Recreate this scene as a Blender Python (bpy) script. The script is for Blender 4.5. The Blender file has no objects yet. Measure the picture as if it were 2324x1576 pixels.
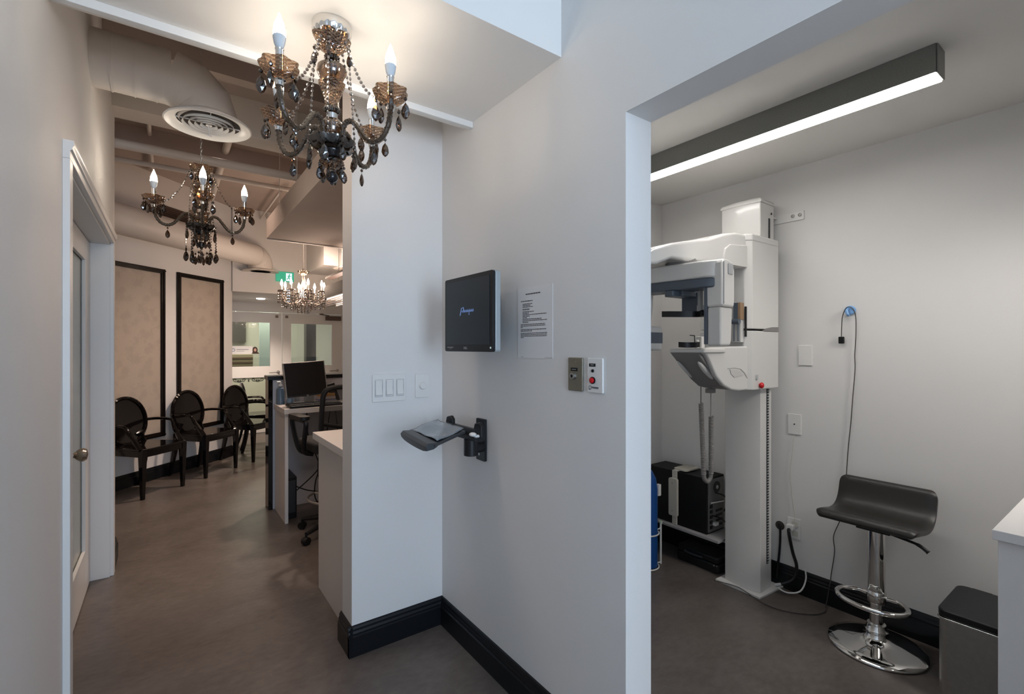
import bpy, bmesh, math, random
from mathutils import Vector, Matrix
random.seed(7)
SC = bpy.context.scene
COL = SC.collection
PI = math.pi
R = math.radians

# ------------------------------------------------------------------ camera, world, light, exposure
YAW = 35.86                                   # view direction turned from +Y towards +X
cam_data = bpy.data.cameras.new('camera'); cam = bpy.data.objects.new('camera', cam_data); COL.objects.link(cam)
cam_data.sensor_width = 36.0; cam_data.lens = 36.0 * 1082 / 2324; cam_data.clip_start = 0.05; cam_data.clip_end = 60
cam.location = (0, 0, 1.4); cam.rotation_euler = (R(90), 0, R(-YAW))
SC.camera = cam
SC.view_settings.view_transform = 'Standard'; SC.view_settings.look = 'None'
SC.view_settings.exposure = 1.3; SC.view_settings.gamma = 1.0; SC.view_settings.use_curve_mapping = False
SC.cycles.use_denoising = True
SC.cycles.max_bounces = 10; SC.cycles.diffuse_bounces = 5; SC.cycles.glossy_bounces = 5
SC.cycles.transparent_max_bounces = 24; SC.cycles.caustics_refractive = False; SC.cycles.caustics_reflective = False
SC.cycles.sample_clamp_indirect = 4.0
w = bpy.data.worlds.new('world'); SC.world = w; w.use_nodes = True
w.node_tree.nodes['Background'].inputs[0].default_value = (0.62, 0.72, 0.9, 1)
w.node_tree.nodes['Background'].inputs[1].default_value = 0.3

def area(name, loc, rot, sx, sy, e, col):
    l = bpy.data.lights.new(name, 'AREA'); l.shape = 'RECTANGLE'; l.size = sx; l.size_y = sy; l.energy = e; l.color = col
    o = bpy.data.objects.new(name, l); o.location = loc; o.rotation_euler = rot; COL.objects.link(o); return o
def point(name, loc, e, col, r=0.03):
    l = bpy.data.lights.new(name, 'POINT'); l.energy = e; l.color = col; l.shadow_soft_size = r
    o = bpy.data.objects.new(name, l); o.location = loc; COL.objects.link(o); return o
def spot(name, loc, e, col, size=100, r=0.04):
    l = bpy.data.lights.new(name, 'SPOT'); l.energy = e; l.color = col; l.spot_size = R(size); l.spot_blend = 0.8; l.shadow_soft_size = r
    o = bpy.data.objects.new(name, l); o.location = loc; COL.objects.link(o); return o
WARM = (1.0, 0.76, 0.61)
area('daylight_window', (0.30, -2.95, 1.50), (R(90), 0, 0), 1.9, 1.7, 52, (0.64, 0.80, 1.0))
area('daylight_skylight', (0.45, -0.3, 3.5), (0, 0, 0), 1.2, 1.6, 1.6, (0.40, 0.69, 1.0))

sp = spot('xray_room_fill', (2.35, -0.45, 2.38), 40, (1.0, 0.96, 0.91), 78, 0.2)  # added fill spot, brightens the lower x-ray room; no fixture behind it
sp.rotation_euler = Vector((0.25, 1.65, -1.9)).to_track_quat('-Z', 'Y').to_euler()
spot('fill_spot_hall', (0.32, 2.3, 3.12), 19, WARM, 84, 0.22)  # added fill from above the lowered ceiling, no real fitting
spot('can_light_desk', (1.25, 4.30, 2.385), 5, WARM, 130, 0.03)
spot('fill_spot_cabinet', (0.88, 3.0, 2.385), 17, WARM, 120, 0.15)  # added unseen spot, lifts the cabinet side and the space under the desk
spot('fill_spot_chairs', (0.35, 4.70, 3.1), 16, WARM, 110, 0.05)  # added fill at deck level to brighten the chair row
spot('fill_spot_front', (1.35, 5.45, 3.1), 84, WARM, 125, 0.06)  # added fill hidden behind the cloud, brightens the front wall

# ------------------------------------------------------------------ materials
MATS = {}
def mat(name, col, rough=0.5, metal=0.0, spec=0.5, coat=0.0, emit=None, es=0.0, bump=None, noise=None, trans=0.0, ior=1.45, alpha=1.0):
    if name in MATS: return MATS[name]
    m = bpy.data.materials.new(name); m.use_nodes = True; nt = m.node_tree; b = nt.nodes['Principled BSDF']
    b.inputs['Base Color'].default_value = (*col, 1); b.inputs['Roughness'].default_value = rough; b.inputs['Metallic'].default_value = metal
    b.inputs['Specular IOR Level'].default_value = spec; b.inputs['Coat Weight'].default_value = coat; b.inputs['Coat Roughness'].default_value = 0.05
    b.inputs['Transmission Weight'].default_value = trans; b.inputs['IOR'].default_value = ior; b.inputs['Alpha'].default_value = alpha
    if emit: b.inputs['Emission Color'].default_value = (*emit, 1); b.inputs['Emission Strength'].default_value = es
    tc = nt.nodes.new('ShaderNodeTexCoord')
    if noise:
        sc_, amt = noise
        n = nt.nodes.new('ShaderNodeTexNoise'); n.inputs['Scale'].default_value = sc_; n.inputs['Detail'].default_value = 5
        nt.links.new(tc.outputs['Object'], n.inputs['Vector'])
        r = nt.nodes.new('ShaderNodeValToRGB'); r.color_ramp.elements[0].position = 0.3; r.color_ramp.elements[1].position = 0.7
        r.color_ramp.elements[0].color = (*[c*(1-amt) for c in col], 1); r.color_ramp.elements[1].color = (*[min(1, c*(1+amt)) for c in col], 1)
        nt.links.new(n.outputs['Fac'], r.inputs['Fac']); nt.links.new(r.outputs['Color'], b.inputs['Base Color'])
    if bump:
        sc_, st = bump
        n = nt.nodes.new('ShaderNodeTexNoise'); n.inputs['Scale'].default_value = sc_; n.inputs['Detail'].default_value = 3
        nt.links.new(tc.outputs['Object'], n.inputs['Vector'])
        bp = nt.nodes.new('ShaderNodeBump'); bp.inputs['Strength'].default_value = st; bp.inputs['Distance'].default_value = 0.01
        nt.links.new(n.outputs['Fac'], bp.inputs['Height']); nt.links.new(bp.outputs['Normal'], b.inputs['Normal'])
    MATS[name] = m; return m

def mat_clear(name, tint, gloss=0.12, rough=0.02, hatch=False):
    """thin tinted glass: coloured see-through body under a mirror-like surface"""
    m = bpy.data.materials.new(name); m.use_nodes = True; nt = m.node_tree; nt.nodes.clear()
    out = nt.nodes.new('ShaderNodeOutputMaterial'); mx = nt.nodes.new('ShaderNodeMixShader')
    tr = nt.nodes.new('ShaderNodeBsdfTransparent'); tr.inputs[0].default_value = (*tint, 1)
    gl = nt.nodes.new('ShaderNodeBsdfGlossy'); gl.inputs['Color'].default_value = (0.95, 0.95, 0.95, 1); gl.inputs['Roughness'].default_value = rough
    lw = nt.nodes.new('ShaderNodeLayerWeight'); lw.inputs['Blend'].default_value = 0.35
    mt = nt.nodes.new('ShaderNodeMath'); mt.operation = 'MULTIPLY_ADD'; mt.inputs[1].default_value = 0.7; mt.inputs[2].default_value = gloss
    nt.links.new(lw.outputs['Fresnel'], mt.inputs[0]); nt.links.new(mt.outputs[0], mx.inputs[0])
    nt.links.new(tr.outputs[0], mx.inputs[1]); nt.links.new(gl.outputs[0], mx.inputs[2]); nt.links.new(mx.outputs[0], out.inputs[0])
    if hatch:
        L = nt.links.new
        uv = nt.nodes.new('ShaderNodeUVMap'); sp = nt.nodes.new('ShaderNodeSeparateXYZ'); L(uv.outputs[0], sp.inputs[0])
        def mth(op, a_, b_=None, c_=None):
            n = nt.nodes.new('ShaderNodeMath'); n.operation = op
            for k, x in enumerate((a_, b_, c_)):
                if x is None: continue
                if isinstance(x, (int, float)): n.inputs[k].default_value = x
                else: L(x, n.inputs[k])
            return n.outputs[0]
        x1 = mth('ADD', sp.outputs[0], sp.outputs[1]); x2 = mth('SUBTRACT', sp.outputs[0], sp.outputs[1])
        mm = mth('MAXIMUM', mth('PINGPONG', x1, 1.0), mth('PINGPONG', x2, 1.0))
        bp = nt.nodes.new('ShaderNodeBump'); bp.inputs['Strength'].default_value = 0.8; bp.inputs['Distance'].default_value = 0.003
        L(mm, bp.inputs['Height']); L(bp.outputs[0], gl.inputs['Normal'])
        rp = nt.nodes.new('ShaderNodeValToRGB'); rp.color_ramp.elements[0].position = 0.78; rp.color_ramp.elements[1].position = 0.92
        rp.color_ramp.elements[0].color = (*tint, 1); rp.color_ramp.elements[1].color = (0.92, 0.80, 0.66, 1)
        L(mm, rp.inputs[0]); L(rp.outputs[0], tr.inputs[0])
    MATS[name] = m; return m

M_wall = mat('wall_paint', (0.72, 0.705, 0.69), 0.6, bump=(180, 0.04))
M_ceil = mat('ceiling_paint', (0.80, 0.78, 0.75), 0.7)
M_deck = mat('deck_paint', (0.44, 0.37, 0.33), 0.75, noise=(3, 0.05))
M_duct = mat('duct_paint', (0.66, 0.62, 0.58), 0.5)
M_trimw = mat('white_trim_paint', (0.72, 0.72, 0.71), 0.35)
M_black = mat('black_trim_paint', (0.006, 0.007, 0.009), 0.32, spec=0.32)
M_gloss = mat('black_gloss_plastic', (0.005, 0.004, 0.004), 0.06, spec=0.38)
M_plast = mat('black_plastic', (0.009, 0.0095, 0.011), 0.38, spec=0.4)
M_dplast = mat('dark_grey_plastic', (0.035, 0.04, 0.045), 0.42)
M_leather = mat('black_leather', (0.022, 0.020, 0.018), 0.36, bump=(320, 0.12))
M_chrome = mat('chrome', (0.78, 0.77, 0.75), 0.06, metal=1.0)
M_steel = mat('brushed_steel', (0.42, 0.41, 0.39), 0.36, metal=0.9, noise=(60, 0.06))
M_steelp = mat('steel_plate', (0.26, 0.24, 0.19), 0.38, metal=0.6)
M_lamp = mat('brushed_grey_housing', (0.23, 0.23, 0.215), 0.4, metal=0.35, noise=(220, 0.08))
M_white = mat('white_plastic', (0.74, 0.73, 0.71), 0.35)
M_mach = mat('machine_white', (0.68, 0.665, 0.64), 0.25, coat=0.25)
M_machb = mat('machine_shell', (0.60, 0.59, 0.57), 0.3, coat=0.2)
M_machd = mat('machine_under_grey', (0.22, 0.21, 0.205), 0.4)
M_slate = mat('slate_blue_plastic', (0.085, 0.105, 0.135), 0.35)
M_lgrey = mat('light_grey_plastic', (0.42, 0.43, 0.44), 0.4)
M_lam = mat('white_laminate', (0.72, 0.69, 0.67), 0.25)
M_lamg = mat('gloss_taupe_laminate', (0.42, 0.37, 0.34), 0.12)
M_red = mat('red_button', (0.55, 0.01, 0.015), 0.25)
M_blue = mat('blue_enamel', (0.01, 0.07, 0.26), 0.35)
M_blueh = mat('light_blue_plastic', (0.22, 0.42, 0.72), 0.4)
M_paper = mat('paper', (0.74, 0.73, 0.73), 0.7)
M_ink = mat('ink', (0.10, 0.09, 0.095), 0.8)
M_orange = mat('tan_wood_strip', (0.30, 0.19, 0.11), 0.5)
M_greentip = mat('pale_green_cap', (0.5, 0.62, 0.45), 0.5)
M_ivory = mat('ivory_plastic', (0.58, 0.57, 0.50), 0.45)
M_wood = mat('brown_wood', (0.16, 0.09, 0.055), 0.45, noise=(12, 0.2))
M_green = mat('exit_green', (0.02, 0.42, 0.22), 0.4, emit=(0.04, 0.45, 0.32), es=0.18)
M_exitw = mat('exit_white', (0.7, 0.85, 0.95), 0.4, emit=(0.6, 0.85, 1.0), es=0.35)
M_bulb = mat('lit_bulb', (1, 0.95, 0.9), 0.4, emit=(1.0, 0.74, 0.55), es=48)
M_bulbc = mat('lit_bulb_cool', (1, 0.97, 0.92), 0.4, emit=(1.0, 0.86, 0.70), es=27)
M_frost = mat('frosted_bulb_base', (0.62, 0.66, 0.70), 0.45)
M_tube = mat('lit_diffuser', (1, 1, 1), 0.4, emit=(1.0, 0.97, 0.93), es=10.5)
M_crys = mat_clear('clear_crystal', (0.50, 0.43, 0.38), 0.32, 0.03)
M_bead = mat_clear('smoke_bead', (0.50, 0.42, 0.36), 0.28, 0.03)
M_drop = mat_clear('dark_smoke_crystal', (0.24, 0.16, 0.10), 0.07, 0.02)
M_smoke = mat_clear('smoked_glass', (0.52, 0.38, 0.26), 0.10, 0.03)
M_smoked = mat_clear('dark_smoked_glass', (0.20, 0.15, 0.11), 0.08, 0.03)
M_hatch = mat_clear('cut_smoked_glass', (0.50, 0.36, 0.25), 0.06, 0.04, hatch=True)
M_glass = mat_clear('door_glass', (0.90, 0.92, 0.89), 0.05, 0.01)
M_frglass = mat('frosted_glass', (0.36, 0.39, 0.36), 0.22, spec=0.5)
M_screen = mat('screen_glass', (0.016, 0.025, 0.034), 0.42, spec=0.5)
M_screenb = mat('unlit_screen', (0.016, 0.014, 0.014), 0.35, spec=0.3)
M_logo = mat('screen_blue_mark', (0.03, 0.05, 0.1), 0.4, emit=(0.14, 0.22, 0.46), es=0.28)
M_corr = mat('corridor_paint', (0.60, 0.57, 0.46), 0.7)
M_canvas = mat('corridor_counter', (0.30, 0.24, 0.14), 0.6)
M_mesh = mat('mesh_fabric', (0.014, 0.014, 0.016), 0.8, bump=(500, 0.5))

def floor_material():
    m = bpy.data.materials.new('vinyl_floor'); m.use_nodes = True; nt = m.node_tree; b = nt.nodes['Principled BSDF']
    tc = nt.nodes.new('ShaderNodeTexCoord'); L = nt.links.new
    n1 = nt.nodes.new('ShaderNodeTexNoise'); n1.inputs['Scale'].default_value = 2.6; n1.inputs['Detail'].default_value = 8; n1.inputs['Roughness'].default_value = 0.62
    n2 = nt.nodes.new('ShaderNodeTexNoise'); n2.inputs['Scale'].default_value = 26; n2.inputs['Detail'].default_value = 6
    mp = nt.nodes.new('ShaderNodeMapping'); mp.inputs['Scale'].default_value = (1, 1.6, 1)
    L(tc.outputs['Object'], mp.inputs[0]); L(mp.outputs[0], n1.inputs['Vector']); L(mp.outputs[0], n2.inputs['Vector'])
    r = nt.nodes.new('ShaderNodeValToRGB'); r.color_ramp.elements[0].position = 0.30; r.color_ramp.elements[1].position = 0.72
    r.color_ramp.elements[0].color = (0.076, 0.061, 0.053, 1); r.color_ramp.elements[1].color = (0.155, 0.135, 0.121, 1)
    mx = nt.nodes.new('ShaderNodeMix'); mx.data_type = 'FLOAT'; mx.inputs[0].default_value = 0.38
    L(n1.outputs['Fac'], mx.inputs[2]); L(n2.outputs['Fac'], mx.inputs[3]); L(mx.outputs[0], r.inputs[0]); L(r.outputs[0], b.inputs['Base Color'])
    b.inputs['Roughness'].default_value = 0.33; b.inputs['Specular IOR Level'].default_value = 0.42
    bp = nt.nodes.new('ShaderNodeBump'); bp.inputs['Strength'].default_value = 0.08; bp.inputs['Distance'].default_value = 0.01
    L(n2.outputs['Fac'], bp.inputs['Height']); L(bp.outputs[0], b.inputs['Normal'])
    return m
M_floor = floor_material()

def damask_material():
    m = bpy.data.materials.new('damask_wallpaper'); m.use_nodes = True; nt = m.node_tree; b = nt.nodes['Principled BSDF']; L = nt.links.new
    tc = nt.nodes.new('ShaderNodeTexCoord')
    v = nt.nodes.new('ShaderNodeTexVoronoi'); v.inputs['Scale'].default_value = 11; v.feature = 'SMOOTH_F1'
    n = nt.nodes.new('ShaderNodeTexNoise'); n.inputs['Scale'].default_value = 16; n.inputs['Distortion'].default_value = 2.2
    L(tc.outputs['Object'], v.inputs['Vector']); L(tc.outputs['Object'], n.inputs['Vector'])
    mm = nt.nodes.new('ShaderNodeMath'); mm.operation = 'MULTIPLY'; L(v.outputs['Distance'], mm.inputs[0]); L(n.outputs['Fac'], mm.inputs[1])
    r = nt.nodes.new('ShaderNodeValToRGB'); r.color_ramp.elements[0].position = 0.12; r.color_ramp.elements[1].position = 0.24
    r.color_ramp.elements[0].color = (0.39, 0.335, 0.28, 1); r.color_ramp.elements[1].color = (0.43, 0.37, 0.31, 1)
    L(mm.outputs[0], r.inputs[0]); L(r.outputs[0], b.inputs['Base Color']); b.inputs['Roughness'].default_value = 0.55
    return m
M_damask = damask_material()

# ------------------------------------------------------------------ mesh builder
def wloc(o):
    v = Vector((0, 0, 0))
    while o is not None: v = v + o.location; o = o.parent
    return v
class MB:
    def __init__(s): s.bm = bmesh.new(); s.X = Matrix.Identity(4)
    def v(s, p): return s.bm.verts.new(s.X @ Vector(p))
    def f(s, vs):
        try: return s.bm.faces.new(vs)
        except ValueError: return None
    def box(s, a, b, M=None):
        x0, y0, z0 = a; x1, y1, z1 = b
        ps = [(x0,y0,z0),(x1,y0,z0),(x1,y1,z0),(x0,y1,z0),(x0,y0,z1),(x1,y0,z1),(x1,y1,z1),(x0,y1,z1)]
        if M is not None: ps = [M @ Vector(p) for p in ps]
        vs = [s.v(p) for p in ps]
        for q in ((0,3,2,1),(4,5,6,7),(0,1,5,4),(1,2,6,5),(2,3,7,6),(3,0,4,7)): s.f([vs[i] for i in q])
        return s
    def prism(s, pts, axis, a, b):
        """polygon in the plane perpendicular to axis ('x': (y,z), 'y': (x,z), 'z': (x,y)) pushed from a to b"""
        def P(p, t): return {'x': (t, p[0], p[1]), 'y': (p[0], t, p[1]), 'z': (p[0], p[1], t)}[axis]
        A = [s.v(P(p, a)) for p in pts]; B = [s.v(P(p, b)) for p in pts]; n = len(pts)
        s.f(A); s.f(B[::-1])
        for i in range(n): s.f([A[i], B[i], B[(i+1) % n], A[(i+1) % n]])
        return s
    def ring(s, c, u, w_, r, n, rf=None):
        out = []
        for i in range(n):
            t = 2*PI*i/n; rr = r if rf is None else r*rf(t)
            out.append(s.v(c + u*(math.cos(t)*rr) + w_*(math.sin(t)*rr)))
        return out
    def loft(s, rings, cap=True):
        for a, b in zip(rings[:-1], rings[1:]):
            n = len(a)
            for i in range(n): s.f([a[i], a[(i+1) % n], b[(i+1) % n], b[i]])
        if cap: s.f(rings[0][::-1]); s.f(rings[-1])
        return s
    def lathe(s, prof, c=(0, 0, 0), n=24, rf=None, cap=True, M=None):
        c = Vector(c); rings = []
        for k, (r, z) in enumerate(prof):
            rf_k = None if rf is None else (lambda t, k=k: rf(t, k))
            ring = []
            for i in range(n):
                t = 2*PI*i/n; rr = max(r, 1e-4) * (1 if rf_k is None else rf_k(t))
                p = Vector((math.cos(t)*rr, math.sin(t)*rr, z))
                if M is not None: p = M @ p
                ring.append(s.v(c + p))
            rings.append(ring)
        return s.loft(rings, cap)
    def tube(s, path, r, n=8, closed=False, cap=True):
        P = [Vector(p) for p in path]; m = len(P); rings = []; up = None
        for i, p in enumerate(P):
            if closed: t = (P[(i+1) % m]-P[i-1]).normalized()
            else: t = (P[min(i+1, m-1)]-P[max(i-1, 0)]).normalized()
            if up is None:
                up = Vector((0, 0, 1)) if abs(t.z) < 0.9 else Vector((1, 0, 0))
            u = (up - t*up.dot(t)).normalized(); up = u; w_ = t.cross(u)
            rr = r[i] if isinstance(r, (list, tuple)) else r
            rings.append(s.ring(p, u, w_, rr, n))
        if closed: rings.append(rings[0]); cap = False
        return s.loft(rings, cap)
    def cyl(s, a, b, r, r2=None, n=16): return s.tube([a, b], [r, r if r2 is None else r2], n)
    def sphere(s, c, r, n=12, sc=(1, 1, 1)):
        c = Vector(c); rings = []; m = max(4, n//2)
        for k in range(1, m):
            ph = PI*k/m; rings.append([s.v(c + Vector((math.cos(2*PI*i/n)*math.sin(ph)*r*sc[0], math.sin(2*PI*i/n)*math.sin(ph)*r*sc[1], -math.cos(ph)*r*sc[2]))) for i in range(n)])
        b = s.v(c+Vector((0, 0, -r*sc[2]))); t = s.v(c+Vector((0, 0, r*sc[2])))
        s.loft(rings, False)
        for i in range(n): s.f([b, rings[0][(i+1) % n], rings[0][i]]); s.f([t, rings[-1][i], rings[-1][(i+1) % n]])
        return s
    def build(s, name, m, parent=None, bevel=0, seg=2, smooth=35, local=False, origin=None, sub=0):
        bmesh.ops.recalc_face_normals(s.bm, faces=s.bm.faces)
        if smooth:
            for f in s.bm.faces: f.smooth = True
            for e in s.bm.edges:
                if len(e.link_faces) == 2 and e.calc_face_angle(0) > R(smooth): e.smooth = False
        off = Vector((0, 0, 0))
        if parent is None and not local:
            vs = [v.co for v in s.bm.verts]
            mn = Vector([min(v[i] for v in vs) for i in range(3)]); mx = Vector([max(v[i] for v in vs) for i in range(3)])
            off = Vector(((mn.x+mx.x)/2, (mn.y+mx.y)/2, mn.z)) if origin is None else Vector(origin)
        elif parent is not None and not local: off = wloc(parent)
        if off.length > 0: bmesh.ops.translate(s.bm, verts=s.bm.verts, vec=-off)
        me = bpy.data.meshes.new(name); s.bm.to_mesh(me); s.bm.free(); me.materials.append(m)
        o = bpy.data.objects.new(name, me); COL.objects.link(o)
        if parent is not None: o.parent = parent
        elif not local: o.location = off
        if bevel:
            b = o.modifiers.new('bevel', 'BEVEL'); b.width = bevel; b.segments = seg; b.limit_method = 'ANGLE'; b.angle_limit = R(40); b.harden_normals = bool(smooth)
        if sub:
            b = o.modifiers.new('subdivision', 'SUBSURF'); b.levels = sub; b.render_levels = sub
        return o
def cyl_uv(o, cx, N=14, S=230.0):
    me = o.data; uv = me.uv_layers.new(name='UVMap')
    for p in me.polygons:
        c = p.center; a0 = math.atan2(c.y, c.x-cx)
        for li in p.loop_indices:
            v = me.vertices[me.loops[li].vertex_index].co; a1 = math.atan2(v.y, v.x-cx)
            while a1-a0 > PI: a1 -= 2*PI
            while a1-a0 < -PI: a1 += 2*PI
            uv.data[li].uv = (a1/(2*PI)*2*N, v.z*S)
    return o
def thing(name, label, cat, loc=(0, 0, 0), rz=0, group=None):
    o = bpy.data.objects.new(name, None); COL.objects.link(o); o.location = loc; o.rotation_euler = (0, 0, rz); o.empty_display_size = 0.1
    return tag(o, label, cat, group)
def tag(o, label, cat, group=None, kind=None):
    o['label'] = label; o['category'] = cat
    if group: o['group'] = group
    if kind: o['kind'] = kind
    return o
def struct(o): o['kind'] = 'structure'; return o
def copy_tree(o, parent=None):
    c = o.copy(); COL.objects.link(c)
    if parent is not None: c.parent = parent
    for ch in list(o.children): copy_tree(ch, c)
    return c
def text_mesh(txt, size, name, m, parent, M, local=True):
    cu = bpy.data.curves.new(name, 'FONT'); cu.body = txt; cu.size = size; cu.align_x = 'CENTER'; cu.align_y = 'CENTER'; cu.extrude = 0.0002; cu.resolution_u = 2
    t = bpy.data.objects.new(name, cu); COL.objects.link(t); dg = bpy.context.evaluated_depsgraph_get(); dg.update()
    me = bpy.data.meshes.new_from_object(t.evaluated_get(dg)); bpy.data.objects.remove(t)
    me.transform(M); me.materials.clear(); me.materials.append(m)
    o = bpy.data.objects.new(name, me); COL.objects.link(o); o.parent = parent; return o
def ribbon(a, path, h, th):
    P = [Vector(p) for p in path]; rings = []
    for i, p in enumerate(P):
        t = (P[min(i+1, len(P)-1)]-P[max(i-1, 0)]); t.z = 0; t.normalize(); n = Vector((-t.y, t.x, 0))
        rings.append([a.v(p+n*sx*th/2+Vector((0, 0, sz*h/2))) for sx, sz in ((-1, -1), (1, -1), (1, 1), (-1, 1))])
    return a.loft(rings)
def rrect(w_, h, r, n=5, cx=0, cy=0):
    pts = []
    for (sx, sy, a0) in ((1, 1, 0), (-1, 1, 90), (-1, -1, 180), (1, -1, 270)):
        for i in range(n+1):
            a = R(a0 + 90*i/n); pts.append((cx + sx*(w_/2-r) + r*math.cos(a), cy + sy*(h/2-r) + r*math.sin(a)))
    return pts
def spline(P, k=6):
    P = [Vector(p) for p in P]; out = []
    for i in range(len(P)-1):
        p0 = P[max(i-1, 0)]; p1 = P[i]; p2 = P[i+1]; p3 = P[min(i+2, len(P)-1)]
        for j in range(k):
            t = j/k; out.append(0.5*((2*p1)+(-p0+p2)*t+(2*p0-5*p1+4*p2-p3)*t*t+(-p0+3*p1-3*p2+p3)*t**3))
    out.append(P[-1]); return out

# ------------------------------------------------------------------ setting
XA = 1.134; XR = 2.915; YB = 2.176; XL = -0.285; ZC = 2.43; ZD = 3.2; XT = 0.12
struct(MB().box((-2.6, -3.2, -0.1), (3.3, 12.2, 0)).build('floor', M_floor))
# wall with the wall-mounted monitor; the opening into the x-ray room cuts it
a = MB(); a.box((XA, 0.976, 0), (XA+XT, YB, 3.6)); a.box((XA, -0.45, 2.119), (XA+XT, 0.976, 3.6)); a.box((XA, -3.0, 0), (XA+XT, -0.45, 3.6))
struct(a.build('wall_right', M_wall, smooth=0))
# short cross wall with the switches, running on as the far wall of the x-ray room
struct(MB().box((0.677, YB, 0), (3.1, 2.316, ZD)).build('wall_center', M_wall, smooth=0))
# left wall with door opening Y 2.225..3.80
a = MB(); a.box((XL-0.11, -3.0, 0), (XL, 2.225, 3.6)); a.box((XL-0.11, 2.225, 2.035), (XL, 3.80, 3.6)); a.box((XL-0.11, 3.80, 0), (XL, 4.12, 3.6))
struct(a.build('wall_left', M_wall, smooth=0))
struct(MB().box((-2.6, 4.02, 0), (XL-0.11, 4.12, ZD)).build('wall_side', M_wall, smooth=0))
# slanted wall carrying the framed panels
def diag(u, off, z):  # u along the wall from its right end, off out of the wall
    q = 1/math.sqrt(2); return Vector((0.677 - u*q + off*q, 7.097 - u*q - off*q, z))
a = MB(); pts = [diag(0, 0, 0), diag(4.3, 0, 0), diag(4.3, -0.12, 0), diag(0.12, -0.12, 0), ]
a.prism([(p.x, p.y) for p in pts], 'z', 0, ZD)
struct(a.build('wall_panelled', M_wall, smooth=0))
a = MB(); a.box((0.677, 7.06, 2.117), (3.2, 7.18, ZD)); struct(a.build('wall_front', M_wall, smooth=0))
struct(MB().box((0.57, 7.1, 0), (0.677, 8.75, 2.3)).build('wall_recess', M_wall, smooth=0))
struct(MB().box((0.677, 7.18, 2.117), (3.2, 8.75, 2.25)).build('ceiling_recess', M_wall, smooth=0))
struct(MB().box((3.1, 2.316, 0), (3.2, 8.75, ZD)).build('wall_reception', M_wall, smooth=0))
struct(MB().box((-2.6, 1.95, ZD), (3.3, 7.3, ZD+0.08)).build('ceiling_deck', M_deck, smooth=0))
# lowered ceiling strip that carries the near chandelier, with its lip and fascia
a = MB(); a.box((XL, 1.27, ZC), (XA, 1.89, 2.50)); a.box((XL, 1.27, 2.50), (XA, 1.30, 3.6)); a.box((XL, 1.89, 2.425), (XA, 1.95, 3.6))
struct(a.build('ceiling_lowered', M_ceil, smooth=0))
struct(MB().box((XL, 1.872, 2.403), (XA, 1.90, 2.431)).build('trim_1', M_trimw, bevel=0.003))
struct(MB().box((XL-0.11, -3.0, 3.6), (XA+XT, 1.30, 3.68)).build('ceiling_well', M_wall, smooth=0))
# x-ray room
struct(MB().box((XR, -1.0, 0), (XR+0.1, YB, 2.6)).build('wall_xray_back', M_wall, smooth=0))
struct(MB().box((XA+XT, -1.1, 0), (XR+0.1, -1.0, 2.6)).build('wall_xray_near', M_wall, smooth=0))
struct(MB().box((XA+XT, -1.1, ZC), (XR+0.1, YB, 2.52)).build('ceiling_xray', M_ceil, smooth=0))
# back of the hall, with a bright window behind the camera
a = MB(); a.box((XL-0.11, -3.1, 0), (XA+XT, -3.0, 0.62)); a.box((XL-0.11, -3.1, 2.40), (XA+XT, -3.0, 3.6)); struct(a.build('wall_back', M_wall, smooth=0))
def baseboard(name, p0, p1, nrm, h=0.135, t=0.018):
    """moulded black skirting from p0 to p1 standing out along nrm"""
    p0 = Vector((*p0, 0)); p1 = Vector((*p1, 0)); n_ = Vector((*nrm, 0)).normalized()
    prof = [(0, 0), (t, 0), (t, h*0.66), (t*0.72, h*0.70), (t*0.80, h*0.76), (t*0.55, h*0.83), (t*0.55, h*0.90), (t*0.30, h*0.97), (0, h)]
    a = MB(); A = [a.v(p0 + n_*o + Vector((0, 0, z))) for o, z in prof]; B = [a.v(p1 + n_*o + Vector((0, 0, z))) for o, z in prof]; k = len(prof)
    a.f(A); a.f(B[::-1])
    for i in range(k): a.f([A[i], B[i], B[(i+1) % k], A[(i+1) % k]])
    return struct(a.build(name, M_black, smooth=25))
baseboard('baseboard_right', (XA, 0.976), (XA, YB), (-1, 0))
baseboard('baseboard_center', (0.659, YB), (XA, YB), (0, -1))
baseboard('baseboard_end', (0.677, YB-0.018), (0.677, 2.335), (-1, 0))
baseboard('baseboard_xray', (XR, -1.0), (XR, YB), (-1, 0))
baseboard('baseboard_xray_far', (XA+XT, YB), (XR, YB), (0, -1))
baseboard('baseboard_left', (XL, 3.872), (XL, 4.138), (1, 0))
baseboard('baseboard_left_near', (XL, -3.0), (XL, 2.13), (1, 0))
d0 = diag(0, 0, 0); d1 = diag(4.2, 0, 0)
baseboard('baseboard_panelled', (d0.x, d0.y), (d1.x, d1.y), (1, -1))

# left door: casing, jamb, leaf with frosted pane
a = MB()
a.box((XL, 2.17, 0), (XL+0.02, 2.228, 2.035)); a.box((XL, 3.797, 0), (XL+0.02, 3.868, 2.035)); a.prism([(XL, 2.035), (XL+0.02, 2.035), (XL+0.02, 2.062), (XL+0.026, 2.066), (XL+0.026, 2.074), (XL+0.03, 2.080), (XL+0.03, 2.097), (XL, 2.097)], 'y', 2.17, 3.868)
casing = struct(a.build('trim_2', M_trimw, bevel=0.002))
a = MB(); a.box((XL-0.13, 3.785, 0), (XL+0.001, 3.80, 2.035)); a.box((XL-0.13, 2.225, 0), (XL+0.001, 2.24, 2.035)); a.box((XL-0.13, 2.225, 2.022), (XL+0.001, 3.80, 2.035))
struct(a.build('trim_3', M_trimw, smooth=0))
D1 = bpy.data.objects.new('door_1', None); COL.objects.link(D1); D1.location = (XL-0.09, 3.0, 0); struct(D1)
dx0, dx1 = XL-0.125, XL-0.088
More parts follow.
